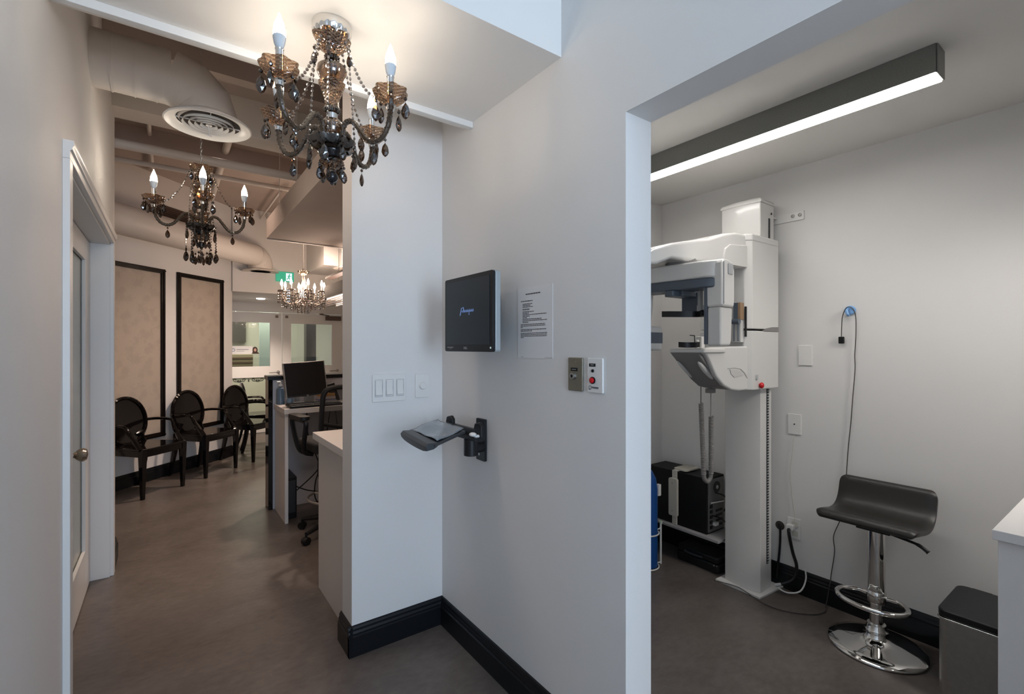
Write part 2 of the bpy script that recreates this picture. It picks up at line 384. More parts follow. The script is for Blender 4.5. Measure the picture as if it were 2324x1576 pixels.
a = MB(); a.box((dx0, 2.243, 0.008), (dx1, 2.34, 2.018)); a.box((dx0, 3.55, 0.008), (dx1, 3.782, 2.018)); a.box((dx0, 2.34, 0.008), (dx1, 3.55, 0.25)); a.box((dx0, 2.34, 1.90), (dx1, 3.55, 2.018))
a.build('door_leaf', M_trimw, D1, bevel=0.003)
MB().box((dx0+0.014, 2.34, 0.25), (dx0+0.022, 3.55, 1.90)).build('door_pane', M_frglass, D1, smooth=0)
a = MB(); 
for (y0, y1, z0, z1) in ((2.34, 2.355, 0.25, 1.90), (3.535, 3.55, 0.25, 1.90), (2.34, 3.55, 0.25, 0.265), (2.34, 3.55, 1.885, 1.90)): a.box((dx1-0.012, y0, z0), (dx1+0.004, y1, z1))
a.build('glazing_bead', M_trimw, D1, bevel=0.002)
kn = MB(); K = Matrix.Translation((dx1, 2.93, 0.905)) @ Matrix.Rotation(R(90), 4, 'Y')
kn.lathe([(0.03, 0), (0.03, 0.006), (0.012, 0.010), (0.011, 0.028), (0.02, 0.036), (0.029, 0.048), (0.031, 0.06), (0.024, 0.072), (0.0, 0.077)], n=24, M=K)
kn.build('door_knob', mat('satin_nickel', (0.46, 0.42, 0.36), 0.25, metal=1), D1)
struct(MB().box((-1.6, 2.0, 0), (-1.5, 4.02, 2.6)).build('wall_side_room', M_wall, smooth=0))

# ------------------------------------------------------------------ ceiling services of the waiting area
a = MB(); a.box((XL, 3.92, 2.93), (3.1, 4.12, ZD)); tag(a.build('ceiling_beam', M_duct, smooth=0), 'painted ceiling beam running from the left wall end behind the round diffuser', 'beam')
for (y0, z0, lab) in ((2.75, 3.03, 'painted joist under the deck nearest the lowered ceiling'), (3.36, 3.05, 'painted joist under the deck between the big duct and the beam'), (4.95, 3.06, 'painted joist crossing the deck farthest back above the small chandelier')):
    tag(MB().box((XL-0.0 if y0 < 4 else -1.2, y0, z0), (3.1, y0+0.09, ZD)).build('ceiling_joist', M_deck, smooth=0), lab, 'joist', 'joists under the ceiling deck')
def pipe(name, p, q, r, lab, m=None, grp=None, n=14):
    a = MB(); a.cyl(p, q, r, n=n); return tag(a.build(name, m or M_duct), lab, 'pipe', grp)
pipe('ceiling_pipe', (-1.0, 4.42, 2.86), (3.1, 4.42, 2.86), 0.035, 'thick painted pipe crossing the ceiling behind the small chandelier chain', grp='painted ceiling pipes')
pipe('ceiling_pipe', (-1.0, 5.25, 3.0), (3.1, 5.25, 3.0), 0.022, 'thin painted pipe crossing the ceiling far behind the small chandelier', grp='painted ceiling pipes')
pipe('conduit', (-0.12, 4.12, 3.16), (-0.12, 6.05, 3.16), 0.016, 'thin painted conduit running away under the deck by the left wall', grp='painted conduits')
pipe('conduit', (0.42, 4.12, 3.15), (0.42, 6.7, 3.15), 0.03, 'wider painted conduit running away above the small chandelier', grp='painted conduits')
for k, (x0, y0) in enumerate(((1.0, 6.6), (1.08, 6.6), (1.16, 6.6))):
    pipe('conduit', (x0, 5.7, 3.1), (x0, 7.05, 3.1), 0.012, ['left', 'middle', 'right'][k] + ' of three thin conduits under the deck above the crystal chandelier', grp='painted conduits')

# big spiral duct: straight run, segmented elbow, round diffuser
DX, DY = 0.175, 2.93
t = thing('spiral_duct', 'large grey spiral duct from the left wall with elbow turning down', 'duct', (XL, DY, 2.72))
r0 = 0.128; zc = 2.745
a = MB(); a.tube([(XL-0.05, DY, zc), (DX-0.16, DY, zc)], r0, 32)
a.build('duct_run', M_duct, t)
for k in range(3):
    sx = XL+0.07+k*0.085
    MB().tube([(sx, DY, zc), (sx+0.006, DY, zc)], r0+0.003, 32).build('seam', M_duct, t)
a = MB(); P = []
for k in range(4): 
    an = R(90*k/3); P.append((DX-0.16+0.16*math.sin(an), DY, zc-0.16*(1-math.cos(an))))
P.append((DX, DY, 2.572)); a.tube(P, [r0+0.003]*4+[r0+0.01], 32); a.build('elbow', M_duct, t, smooth=12)
for p in P[:3]:
    pass
t = thing('air_diffuser', 'round white ceiling diffuser with concentric rings under the big duct elbow', 'diffuser', (DX, DY, 2.53))
zd = 2.545
a = MB(); a.lathe([(0.135, 0.045), (0.192, 0.012), (0.196, 0.004), (0.190, 0.0), (0.150, 0.012), (0.142, 0.02)], (DX, DY, zd), 48, cap=False); a.build('outer_flange', M_trimw, t, smooth=50)
for k, (ra, rb) in enumerate(((0.118, 0.108), (0.090, 0.080), (0.064, 0.055), (0.039, 0.031))):
    a = MB(); a.lathe([(rb+0.004, 0.016), (ra, 0.003), (ra, 0.0), (rb+0.002, 0.013), (rb+0.004, 0.016)], (DX, DY, zd), 48, cap=False); a.build('ring', M_trimw, t, smooth=50)
MB().lathe([(0.0, 0.004), (0.014, 0.004), (0.014, 0.014), (0.0, 0.014)], (DX, DY, zd), 20).build('hub', M_trimw, t)
a = MB(); a.box((DX-0.145, DY-0.0015, zd+0.014), (DX+0.145, DY+0.0015, zd+0.02)); a.box((DX-0.0015, DY-0.145, zd+0.014), (DX+0.0015, DY+0.145, zd+0.02)); a.build('spoke', M_trimw, t, smooth=0)
MB().lathe([(0.0, 0.0), (0.145, 0.0), (0.145, 0.01), (0.0, 0.01)], (DX, DY, zd+0.023), 32).build('throat', mat('duct_inside', (0.03, 0.022, 0.02), 0.8), t)
a = MB(); a.cyl((DX, DY, zd+0.005), (DX, DY, zd-0.045), 0.004); a.cyl((DX-0.012, DY, zd-0.045), (DX+0.012, DY, zd-0.05), 0.0035); a.build('adjuster', M_trimw, t)

# long duct along the slanted wall
t = thing('spiral_duct', 'long round duct along the slanted wall ending in a downturned elbow', 'duct', (0.2, 6.2, 2.43))
q = 1/math.sqrt(2); pA = diag(3.4, 0.31, 2.575); pB = diag(0.0, 0.31, 2.575)
a = MB(); a.tube([pA, pB], 0.14, 28); a.build('duct_run', M_duct, t)
dirv = (pB-pA).normalized(); P = [pB + dirv*(0.13*math.sin(R(22.5*k))) + Vector((0, 0, -0.13*(1-math.cos(R(22.5*k))))) for k in range(5)]; P.append(P[-1]+Vector((0, 0, -0.06)))
a = MB(); a.tube(P, 0.143, 28); a.build('elbow', M_duct, t, smooth=12)
e = P[-1]; MB().lathe([(0.143, 0.03), (0.215, 0.005), (0.215, -0.002), (0.12, 0.0)], e, 32).build('outlet_flange', M_duct, t)
# bulkhead with slotted grille on the slanted wall
t = thing('grille_bulkhead', 'painted bulkhead with a dark slotted return grille high on the slanted wall', 'bulkhead', diag(1.2, 0.05, 2.5))
a = MB(); pts = [diag(0.72, 0, 0), diag(0.72, 0.10, 0), diag(2.4, 0.10, 0), diag(2.4, 0, 0)]; a.prism([(p.x, p.y) for p in pts], 'z', 2.50, ZD); a.build('bulkhead_box', M_duct, t, smooth=0)
M_slot = mat('grille_dark', (0.06, 0.035, 0.025), 0.7)
a = MB(); pts = [diag(0.80, 0.10, 0), diag(0.80, 0.112, 0), diag(1.32, 0.112, 0), diag(1.32, 0.10, 0)]; a.prism([(p.x, p.y) for p in pts], 'z', 2.565, 2.90); a.build('grille_back', M_slot, t, smooth=0)
a = MB()
for k in range(16):
    z = 2.575+k*0.0205; pts = [diag(0.80, 0.112, 0), diag(0.80, 0.120, 0), diag(1.32, 0.120, 0), diag(1.32, 0.112, 0)]; a.prism([(p.x, p.y) for p in pts], 'z', z, z+0.005)
a.build('grille_slats', mat('grille_slat', (0.14, 0.09, 0.07), 0.6), t, smooth=0)

# hanging bulkhead over the reception desk
t = thing('ceiling_cloud', 'suspended flat drywall bulkhead hanging above the reception desk', 'bulkhead', (1.9, 3.7, 2.4))
a = MB(); a.box((0.74, 2.32, 2.40), (3.1, 4.89, 2.575)); a.build('cloud_slab', M_deck, t, smooth=0)
MB().box((0.74, 4.87, 2.392), (3.1, 4.895, 2.404)).build('edge_trim', M_duct, t, smooth=0)
for (x, y) in ((0.80, 4.6), (0.80, 3.9), (1.9, 4.6)): MB().cyl((x, y, 2.575), (x, y, ZD), 0.003, n=6).build('hanger_rod', M_duct, t)
t = MB().box((1.57, 6.15, 2.42), (3.1, 7.06, ZD)).build('ceiling_box', M_wall, smooth=0); tag(t, 'white boxed bulkhead at the ceiling beyond the crystal chandelier', 'bulkhead')
a = MB(); a.lathe([(0.05, 0.03), (0.15, 0.0), (0.05, -0.004)], (1.78, 5.95, 2.36), 24); a.cyl((1.78, 5.95, 2.38), (1.78, 5.95, ZD), 0.05); tag(a.build('air_diffuser', M_duct), 'small round diffuser beside the white boxed bulkhead', 'diffuser')

# framed damask panels on the slanted wall
def wall_panel(u0, u1, z0, z1, lab):
    t = thing('wall_panel', lab, 'panel', diag((u0+u1)/2, 0, z0), group='black framed damask panels')
    pts = [diag(u0, 0, 0), diag(u0, 0.006, 0), diag(u1, 0.006, 0), diag(u1, 0, 0)]
    MB().prism([(p.x, p.y) for p in pts], 'z', z0, z1).build('wallpaper_field', M_damask, t, smooth=0)
    a = MB(); fw = 0.048
    def bar(ua, ub, za, zb, off=0.022):
        pts = [diag(ua, 0.0, 0), diag(ua, off, 0), diag(ub, off, 0), diag(ub, 0.0, 0)]; a.prism([(p.x, p.y) for p in pts], 'z', za, zb)
    bar(u0, u0+fw, z0, z1); bar(u1-fw, u1, z0, z1); bar(u0+fw, u1-fw, z0, z0+fw); bar(u0+fw, u1-fw, z1-fw, z1)
    bar(u0+0.012, u0+0.026, z0, z1, 0.03); bar(u1-0.026, u1-0.012, z0, z1, 0.03); bar(u0, u1, z0+0.012, z0+0.026, 0.03); bar(u0, u1, z1-0.026, z1-0.012, 0.03)
    a.build('moulding_frame', mat('dark_moulding', (0.008, 0.005, 0.004), 0.25, spec=0.25), t, bevel=0.003)
wall_panel(0.165, 0.845, 0.44, 2.237, 'narrow damask panel in a black frame, behind the middle ghost chair')
wall_panel(1.000, 1.90, 0.44, 2.237, 'wide damask panel in a black frame, next to the left door')

# ------------------------------------------------------------------ ghost armchairs
def ghost_chair():
    t = thing('ghost_armchair', '', 'chair', group='black gloss armchairs along the slanted wall')
    # local: +y faces forward, x to the side, z up
    a = MB(); seat = [(-0.235, 0.27), (-0.12, 0.285), (0.12, 0.285), (0.235, 0.27), (0.20, -0.14), (0.10, -0.165), (-0.10, -0.165), (-0.20, -0.14)]
    a.prism(seat, 'z', 0.440, 0.463); a.build('seat', M_gloss, t, bevel=0.006, local=True)
    a = MB(); a.prism([(x*0.98, y*0.98) for x, y in seat], 'z', 0.385, 0.442); a.build('seat_apron', M_gloss, t, bevel=0.004, local=True)
    for sx in (-1, 1):
        a = MB(); a.loft([[a.v((sx*0.218+dx*w_, 0.25+dy*w_, z)) for dx, dy in ((-1, -1), (1, -1), (1, 1), (-1, 1))] for z, w_ in ((0.0, 0.014), (0.20, 0.019), (0.445, 0.026))]); a.build('leg', M_gloss, t, bevel=0.003, local=True)
        a = MB(); a.loft([[a.v((sx*x+dx*w_, y+dy*w_, z)) for dx, dy in ((-1, -1), (1, -1), (1, 1), (-1, 1))] for z, y, x, w_ in ((0.0, -0.225, 0.19, 0.013), (0.12, -0.19, 0.188, 0.016), (0.26, -0.16, 0.185, 0.019), (0.40, -0.145, 0.18, 0.022), (0.46, -0.15, 0.175, 0.02))]); a.build('leg', M_gloss, t, bevel=0.003, local=True)
        # back upright from seat to the oval
        a = MB(); a.tube(spline([(sx*0.175, -0.145, 0.45), (sx*0.15, -0.148, 0.50), (sx*0.125, -0.150, 0.555)]), [0.024, 0.024, 0.023, 0.023, 0.022, 0.022, 0.023, 0.024, 0.026, 0.028, 0.030, 0.032, 0.034], 8); a.build('back_post', M_gloss, t, local=True)
        a = MB(); a.tube(spline([(sx*0.210, -0.165, 0.665), (sx*0.245, -0.08, 0.672), (sx*0.25, 0.05, 0.670), (sx*0.245, 0.10, 0.655), (sx*0.235, 0.13, 0.60), (sx*0.225, 0.20, 0.50), (sx*0.222, 0.235, 0.45)]), [0.0145]*22+[0.0155, 0.0165, 0.0175, 0.0185, 0.019, 0.02, 0.021, 0.022, 0.023, 0.023, 0.024, 0.024, 0.024, 0.024, 0.024], 8); a.build('armrest', M_gloss, t, local=True)
    # oval back: rim and dished shell, leaning back
    T = Matrix.Translation((0, -0.168, 0.675)) @ Matrix.Rotation(R(7), 4, 'X')
    def oval(rx, rz, y, n=40): return [T @ Vector((math.cos(2*PI*i/n)*rx, y, math.sin(2*PI*i/n)*rz)) for i in range(n)]
    a = MB(); rings = []
    for rx, rz, y in ((0.205, 0.225, -0.014), (0.222, 0.242, -0.004), (0.222, 0.242, 0.008), (0.205, 0.225, 0.018), (0.190, 0.208, 0.010)): rings.append([a.v(p) for p in oval(rx, rz, y)])
    rings.append([a.v(p) for p in oval(0.190, 0.208, -0.010)]); rings.append(rings[0]); a.loft(rings, False); a.build('back_rim', M_gloss, t, local=True)
    a = MB(); rings = []
    for k in (1.0, 0.75, 0.5, 0.25, 0.02): rings.append([a.v(p) for p in oval(0.195*k, 0.213*k, -0.004-0.016*(1-k*k))])
    for k in (0.02, 0.25, 0.5, 0.75, 1.0): rings.append([a.v(p) for p in oval(0.195*k, 0.213*k, -0.012-0.016*(1-k*k))])
    rings.append(rings[0]); a.loft(rings, False); a.build('back_shell', M_gloss, t, local=True)
    return t
gc = ghost_chair()
labs = ['glossy black oval-back armchair nearest the left door, partly cut by the wall end', 'glossy black oval-back armchair standing in the middle of the row', 'glossy black oval-back armchair farthest along the slanted wall, beside the counter', 'glossy black armchair behind the row by the glass door, mostly hidden']
front = [(-0.03, 5.67, 0), (0.485, 6.185, 0), (1.0, 6.69, 0), None]
for i in range(4):
    o = gc if i == 0 else copy_tree(gc); o['label'] = labs[i]
    if i < 3:
        rz = R(-135); fx, fy, _ = front[i]; o.rotation_euler.z = rz; o.location = (fx - 0.25*q, fy + 0.25*q, 0)
    else: o.rotation_euler.z = R(-90); o.location = (1.03, 7.58, 0)

# ------------------------------------------------------------------ glass doors of the recess, corridor beyond
YG = 8.69
struct(MB().box((0.677, YG, 1.975), (3.1, YG+0.1, 2.25)).build('trim_4', M_wall, smooth=0))
def glass_door(x0, x1, n, hx, closer, gl):
    D = bpy.data.objects.new('door_%d' % n, None); COL.objects.link(D); D.location = ((x0+x1)/2, YG, 0); struct(D)
    gx0, gx1, gz0, gz1 = gl
    a = MB(); a.box((x0, YG, 0.01), (gx0, YG+0.045, 1.965)); a.box((gx1, YG, 0.01), (x1, YG+0.045, 1.965))
    a.box((gx0, YG, gz1), (gx1, YG+0.045, 1.965)); a.box((gx0, YG, 0.905), (gx1, YG+0.045, gz0)); a.box((gx0, YG, 0.01), (gx1, YG+0.045, 0.15)); a.build('door_leaf', M_wall, D, smooth=0)
    MB().box((gx0, YG+0.02, gz0), (gx1, YG+0.026, gz1)).build('upper_pane', M_glass, D, smooth=0)
    MB().box((gx0, YG+0.02, 0.15), (gx1, YG+0.026, 0.905)).build('lower_pane', mat('etched_glass', (0.42, 0.47, 0.38), 0.3), D, smooth=0)
    a = MB(); a.cyl((hx, YG, 0.985), (hx, YG-0.045, 0.985), 0.011); a.cyl((hx+0.005, YG-0.045, 0.985), (hx-0.14, YG-0.045, 0.98), 0.009); a.cyl((hx, YG+0.0, 0.985), (hx, YG-0.006, 0.985), 0.025); a.build('door_handle', M_steel, D)
    return D
D2 = glass_door(0.70, 1.545, 2, 1.49, False, (0.76, 1.37, 1.085, 1.80))
D3 = glass_door(1.555, 2.52, 3, 2.45, True, (1.69, 2.355, 1.085, 1.795))
for (x, D) in ((1.47, D2), (1.62, D3)):
    a = MB(); a.box((x-0.022, YG-0.012, 1.905-0.022), (x+0.022, YG, 1.905+0.022)); a.build('sensor_cap', mat('sensor_grey', (0.2, 0.16, 0.14), 0.4), D, bevel=0.004)
a = MB(); a.box((2.24, YG-0.05, 1.865), (2.50, YG, 1.94)); a.build('door_closer', mat('closer_brown', (0.10, 0.07, 0.06), 0.4), D3, bevel=0.006)
a = MB(); a.tube([(2.30, YG-0.03, 1.95), (2.12, YG-0.10, 1.965), (2.20, YG-0.02, 1.975)], 0.008, 6); a.build('closer_arm', mat('closer_brown', (0.1, 0.07, 0.06), 0.4), D3)
# damask scroll band etched at the top of the lower pane
a = MB()
def curl(cx, cz, s, fl):
    P = []
    for k in range(26):
        t_ = k/25*2.3*PI; r_ = 0.032*s*(1-k/32); P.append((cx+fl*math.cos(t_)*r_*1.2+fl*0.012*k*s*0.25, YG+0.016, cz+math.sin(t_)*r_))
    a.tube(P, [0.0055*(1-0.6*k/25) for k in range(26)], 5)
for cx in (0.80, 1.06, 1.32):
    for fl in (-1, 1): curl(cx+fl*0.045, 0.865, 1, fl); curl(cx+fl*0.10, 0.85, 0.6, fl)
    a.lathe([(0.001, -0.022), (0.012, 0), (0.001, 0.03)], (cx, YG+0.016, 0.86), 8)
a.build('scroll_pattern', mat('etched_dark', (0.04, 0.05, 0.04), 0.5), D2)
struct(MB().box((2.52, YG-0.02, 0), (2.60, YG+0.1, 1.975)).build('trim_5', M_wall, smooth=0))
struct(MB().box((2.60, YG, 0), (3.1, YG+0.1, 1.975)).build('wall_recess_right', M_wall, smooth=0))
# corridor
struct(MB().box((-1.5, 11.6, 0), (4.5, 11.7, 2.6)).build('wall_corridor', M_corr, smooth=0))
struct(MB().box((-1.5, YG+0.1, 2.5), (4.5, 11.7, 2.6)).build('ceiling_corridor', M_corr, smooth=0))
tag(MB().box((2.31, 10.4, 0), (2.5, 10.6, 2.5)).build('corridor_column', mat('dark_column', (0.035, 0.033, 0.035), 0.4), smooth=0), 'dark vertical column seen through the right glass door pane', 'column')
area('corridor_lamp', (1.6, 10.2, 2.42), (0, 0, 0), 2.0, 0.8, 24, (1.0, 0.98, 0.86))
a = MB(); a.box((0.75, 10.9, 2.02), (1.25, 10.98, 2.06)); a.box((0.9, 10.93, 2.06), (0.905, 10.935, 2.5)); a.box((1.1, 10.93, 2.06), (1.105, 10.935, 2.5)); tag(a.build('tube_light', M_tube, smooth=0), 'thin bright tube light seen through the left glass door pane', 'light')
tag(MB().box((0.62, 11.0, 0), (1.42, 11.4, 1.25)).build('corridor_counter', M_canvas, bevel=0.01), 'brown counter beyond the left glass door pane', 'counter')
a = MB(); 
for k in range(4): a.box((0.625, 10.985, 0.9+k*0.085), (1.415, 11.0, 0.935+k*0.085))
tag(a.build('counter_slats', mat('slat_brown', (0.12, 0.07, 0.045), 0.5), smooth=0), 'horizontal brown slats on the front of the corridor counter', 'slats')
tag(MB().box((1.44, 10.3, 0), (1.78, 10.36, 2.5)).build('corridor_partition', mat('mint_paint', (0.55, 0.63, 0.56), 0.6), smooth=0), 'pale mint partition seen in the middle of the left glass pane', 'partition')
tag(MB().box((0.72, 11.55, 1.62), (0.98, 11.6, 1.98)).build('poster', mat('poster_blue', (0.08, 0.20, 0.42), 0.6), smooth=0), 'blue poster on the corridor wall seen at the left of the left pane', 'poster')
tag(MB().box((1.02, 11.5, 1.5), (1.35, 11.6, 2.0)).build('display_cabinet', mat('cabinet_dark', (0.07, 0.06, 0.05), 0.6), smooth=0), 'dark display cabinet on the corridor wall right of the blue poster', 'cabinet')
# sign with round mark and portrait, hung on the pane of the left glass door
t = thing('glass_sign', 'white sign with blue ring mark and a dark-haired portrait cut-out on the glass door', 'sign', (1.0, YG-0.005, 1.24))
MB().box((0.775, YG+0.008, 1.285), (1.115, YG+0.018, 1.415)).build('sign_board', M_paper, t, smooth=0)
a = MB(); a.tube([(0.845+0.022*math.cos(2*PI*i/20), YG+0.006, 1.352+0.022*math.sin(2*PI*i/20)) for i in range(20)], 0.004, 5, closed=True); a.build('ring_mark', mat('mark_blue', (0.12, 0.18, 0.34), 0.6), t)
a = MB(); a.box((0.89, YG+0.0065, 1.355), (1.06, YG+0.008, 1.366)); a.box((0.89, YG+0.0065, 1.330), (1.0, YG+0.008, 1.336)); a.build('lettering', mat('mark_grey', (0.28, 0.28, 0.33), 0.7), t, smooth=0)
a = MB(); a.prism([(1.10, 1.29), (1.21, 1.29), (1.205, 1.305), (1.185, 1.318), (1.19, 1.36), (1.175, 1.395), (1.15, 1.405), (1.125, 1.392), (1.112, 1.355), (1.118, 1.318)], 'y', YG+0.008, YG+0.014); a.build('portrait_hair', mat('hair_dark', (0.05, 0.025, 0.02), 0.7), t)
a = MB(); a.prism([(1.152+0.019*math.cos(2*PI*i/16), 1.352+0.026*math.sin(2*PI*i/16)) for i in range(16)], 'y', YG+0.006, YG+0.009); a.build('portrait_face', mat('face_tone', (0.50, 0.31, 0.25), 0.7), t)

# exit sign
t = thing('exit_sign', 'green exit sign with white running figure high on the front wall', 'sign', (1.28, 7.03, 2.285))
MB().box((1.18, 7.02, 2.285), (1.40, 7.06, 2.415)).build('sign_box', M_green, t, bevel=0.003)
a = MB(); Y_ = 7.018
a.prism([(1.30, 2.295), (1.375, 2.295), (1.375, 2.40), (1.30, 2.40)], 'y', Y_, Y_+0.003); a.build('doorway_mark', M_exitw, t, smooth=0)
a = MB(); a.sphere((1.345, Y_, 2.383), 0.009, 8); a.tube([(1.342, Y_, 2.372), (1.335, Y_, 2.340)], 0.008, 6); a.tube([(1.335, Y_, 2.340), (1.350, Y_, 2.325), (1.352, Y_, 2.302)], 0.005, 6); a.tube([(1.335, Y_, 2.340), (1.322, Y_, 2.325), (1.308, Y_, 2.318)], 0.005, 6)
a.tube([(1.342, Y_, 2.368), (1.358, Y_, 2.358), (1.366, Y_, 2.362)], 0.004, 6); a.tube([(1.342, Y_, 2.368), (1.326, Y_, 2.362), (1.322, Y_, 2.35)], 0.004, 6); a.build('running_figure', M_green, t)
# downlight in the recess soffit
a = MB(); a.lathe([(0.0, 0.0), (0.04, 0.0), (0.055, 0.004), (0.055, 0.01), (0.0, 0.01)], (1.12, 7.9, 2.107), 20); tag(a.build('downlight', M_tube), 'small recessed downlight in the soffit before the glass doors', 'light')
spot('downlight_beam', (1.12, 7.9, 2.09), 46, (1, 0.82, 0.68), 120)

# ------------------------------------------------------------------ reception desk group
t = thing('reception_counter', 'tall reception counter wall with glossy black front and black ledge', 'counter', (1.9, 4.6, 0))
MB().box((0.735, 4.545, 0), (3.1, 4.60, 1.115)).build('inner_panel', mat('counter_grey', (0.56, 0.56, 0.60), 0.5), t, smooth=0)
MB().box((0.70, 4.60, 0), (3.1, 4.68, 1.115)).build('front_panel', M_gloss, t, bevel=0.002)
MB().box((0.70, 4.53, 0), (0.735, 4.60, 1.115)).build('end_post', M_gloss, t, bevel=0.002)
MB().box((0.695, 4.52, 1.115), (3.1, 4.71, 1.15)).build('ledge', M_black, t, bevel=0.003)
t = thing('reception_desk', 'white laminate reception desk with slab end panel behind the tall counter', 'desk', (1.9, 4.3, 0))
MB().box((0.744, 4.08, 0.868), (3.05, 4.53, 0.910)).build('desk_top', M_lam, t, bevel=0.002)
MB().box((0.752, 4.10, 0), (0.777, 4.53, 0.868)).build('end_panel', M_lam, t, bevel=0.002)
t = thing('low_cabinet', 'white low cabinet with overhanging top beside the cross wall end', 'cabinet', (1.5, 2.6, 0))
MB().box((0.713, 2.33, 0), (2.9, 2.91, 0.862)).build('cabinet_body', M_lamg if False else M_lam, t, bevel=0.002)
MB().box((0.688, 2.318, 0.862), (2.92, 2.945, 0.902)).build('cabinet_top', M_lam, t, bevel=0.003)

# desktop monitor
MX = Matrix.Translation((0.965, 4.30, 0.965)) @ Matrix.Rotation(R(4), 4, 'Z') @ Matrix.Rotation(R(-9), 4, 'X') @ Matrix.Rotation(R(-3.5), 4, 'Y') @ Matrix.Scale(0.88, 4)
t = thing('desktop_monitor', 'square black monitor with silver frame standing on the reception desk', 'monitor', (0.99, 4.36, 0.912))
a = MB(); a.X = MX; a.box((-0.185, -0.012, 0.02), (0.185, 0.03, 0.345)); a.box((-0.13, 0.03, 0.08), (0.13, 0.06, 0.28)); a.build('housing', M_dplast, t, bevel=0.006)
a = MB(); a.X = MX; a.box((-0.192, -0.018, 0.02), (-0.184, 0.02, 0.345)); a.box((0.184, -0.018, 0.02), (0.192, 0.02, 0.345)); a.box((-0.192, -0.018, 0.345), (0.192, 0.02, 0.353)); a.build('silver_frame', M_steel, t, bevel=0.002)
a = MB(); a.X = MX; a.box((-0.180, -0.016, 0.035), (0.180, -0.011, 0.343)); a.build('screen', M_screenb, t, smooth=0)
a = MB(); a.X = MX; a.box((-0.03, -0.017, 0.343), (0.06, -0.010, 0.352)); a.build('webcam_clip', M_white, t, bevel=0.002)
a = MB(); a.X = MX; a.lathe([(0.009, 0), (0.009, 0.003), (0.0, 0.003)], (0, 0, 0), 12, M=Matrix.Translation((0.0, -0.013, 0.027)) @ Matrix.Rotation(R(90), 4, 'X')); a.build('round_badge', M_steel, t)
a = MB(); a.box((0.955, 4.35, 0.912), (1.03, 4.385, 1.10)); a.prism(rrect(0.24, 0.17, 0.03, cx=0.99, cy=4.35), 'z', 0.911, 0.925); a.build('stand', M_steel, t, bevel=0.003)
# keyboard
t = thing('keyboard', 'black keyboard lying on the reception desk in front of the monitor', 'keyboard', (1.0, 4.17, 0.911))
KX = Matrix.Translation((0.99, 4.17, 0.9165)) @ Matrix.Rotation(R(4), 4, 'Z') @ Matrix.Rotation(R(4), 4, 'X')
a = MB(); a.X = KX; a.prism(rrect(0.42, 0.15, 0.012), 'z', 0, 0.018); a.build('key_tray', M_plast, t, bevel=0.003)
a = MB(); a.X = KX
for r_ in range(5):
    for c_ in range(18): a.box((-0.2+c_*0.0222, -0.062+r_*0.0235, 0.018), (-0.2+c_*0.0222+0.018, -0.062+r_*0.0235+0.019, 0.025))
a.build('keys', M_dplast, t, smooth=0)
# phone
t = thing('desk_phone', 'black desk telephone on the reception desk right of the monitor', 'phone', (1.42, 4.33, 0.911))
a = MB(); a.prism([(4.22, 0.911), (4.43, 0.911), (4.43, 0.985), (4.22, 0.93)], 'x', 1.30, 1.50); a.build('phone_base', M_plast, t, bevel=0.006)
a = MB(); a.tube(spline([(1.325, 4.22, 0.96), (1.325, 4.27, 1.0), (1.325, 4.36, 1.02), (1.325, 4.42, 1.01)]), [0.024]*4+[0.016]*11+[0.024]*4, 10); a.build('handset', M_plast, t)
a = MB(); a.prism([(4.33, 0.975), (4.42, 1.03), (4.428, 1.018), (4.34, 0.965)], 'x', 1.37, 1.47); a.build('display', M_lgrey, t)
# dark document stand / handset dock left of the phone
a = MB(); a.X = Matrix.Translation((1.24, 4.44, 0.911)) @ Matrix.Rotation(R(-18), 4, 'Y'); a.prism(rrect(0.07, 0.05, 0.02), 'z', 0.0, 0.17); tag(a.build('cordless_handset', M_plast, bevel=0.004), 'upright black cordless handset standing beside the desk telephone', 'phone')
# boxes behind the monitor stand
for k, (c_, w_, lab) in enumerate((((0.20, 0.22, 0.42), 0.15, 'grey blue card box at the bottom of the little stack behind the monitor'), ((0.50, 0.44, 0.42), 0.145, 'pale card box in the middle of the little stack behind the monitor'), ((0.55, 0.28, 0.08), 0.14, 'orange and white card box on top of the stack behind the monitor'))):
    a = MB(); z = 0.912+k*0.026; a.box((1.08, 4.40, z), (1.08+w_, 4.49, z+0.024)); tag(a.build('card_box', mat('card_%d' % k, c_, 0.6), bevel=0.002), lab, 'box', 'stacked card boxes on the desk')
# sanitiser bottles in blue tones
def bottle(x, y, h, r, m, lab):
    t = thing('pump_bottle', lab, 'bottle', (x, y, 0.911), group='pump bottles on the desk')
    MB().lathe([(r, 0), (r, h*0.6), (r*0.8, h*0.68), (r*0.35, h*0.72), (r*0.35, h*0.76), (0, h*0.76)], (x, y, 0.911), 16).build('bottle_body', m, t)
    a = MB(); a.cyl((x, y, 0.911+h*0.74), (x, y, 0.911+h*0.95), 0.006, n=8); a.tube([(x, y, 0.911+h*0.95), (x-0.03, y-0.01, 0.911+h*0.95)], 0.006, 6); a.cyl((x, y, 0.911+h*0.76), (x, y, 0.911+h*0.83), r*0.45, n=12); a.build('pump', M_white, t)
M_bot = mat('bottle_blue', (0.10, 0.15, 0.21), 0.3); 
bottle(0.785, 4.47, 0.20, 0.032, M_bot, 'tall blue pump bottle at the end of the desk left of the monitor')
bottle(0.855, 4.44, 0.12, 0.026, mat('bottle_blue_b', (0.16, 0.25, 0.36), 0.3), 'short blue pump bottle just left of the monitor foot')
a = MB(); a.lathe([(0.022, 0), (0.028, 0.07), (0.026, 0.07), (0.02, 0.004), (0, 0.004)], (0.918, 4.47, 0.911), 16); tag(a.build('cup', M_lgrey), 'pale cup under the left corner of the desk monitor', 'cup')
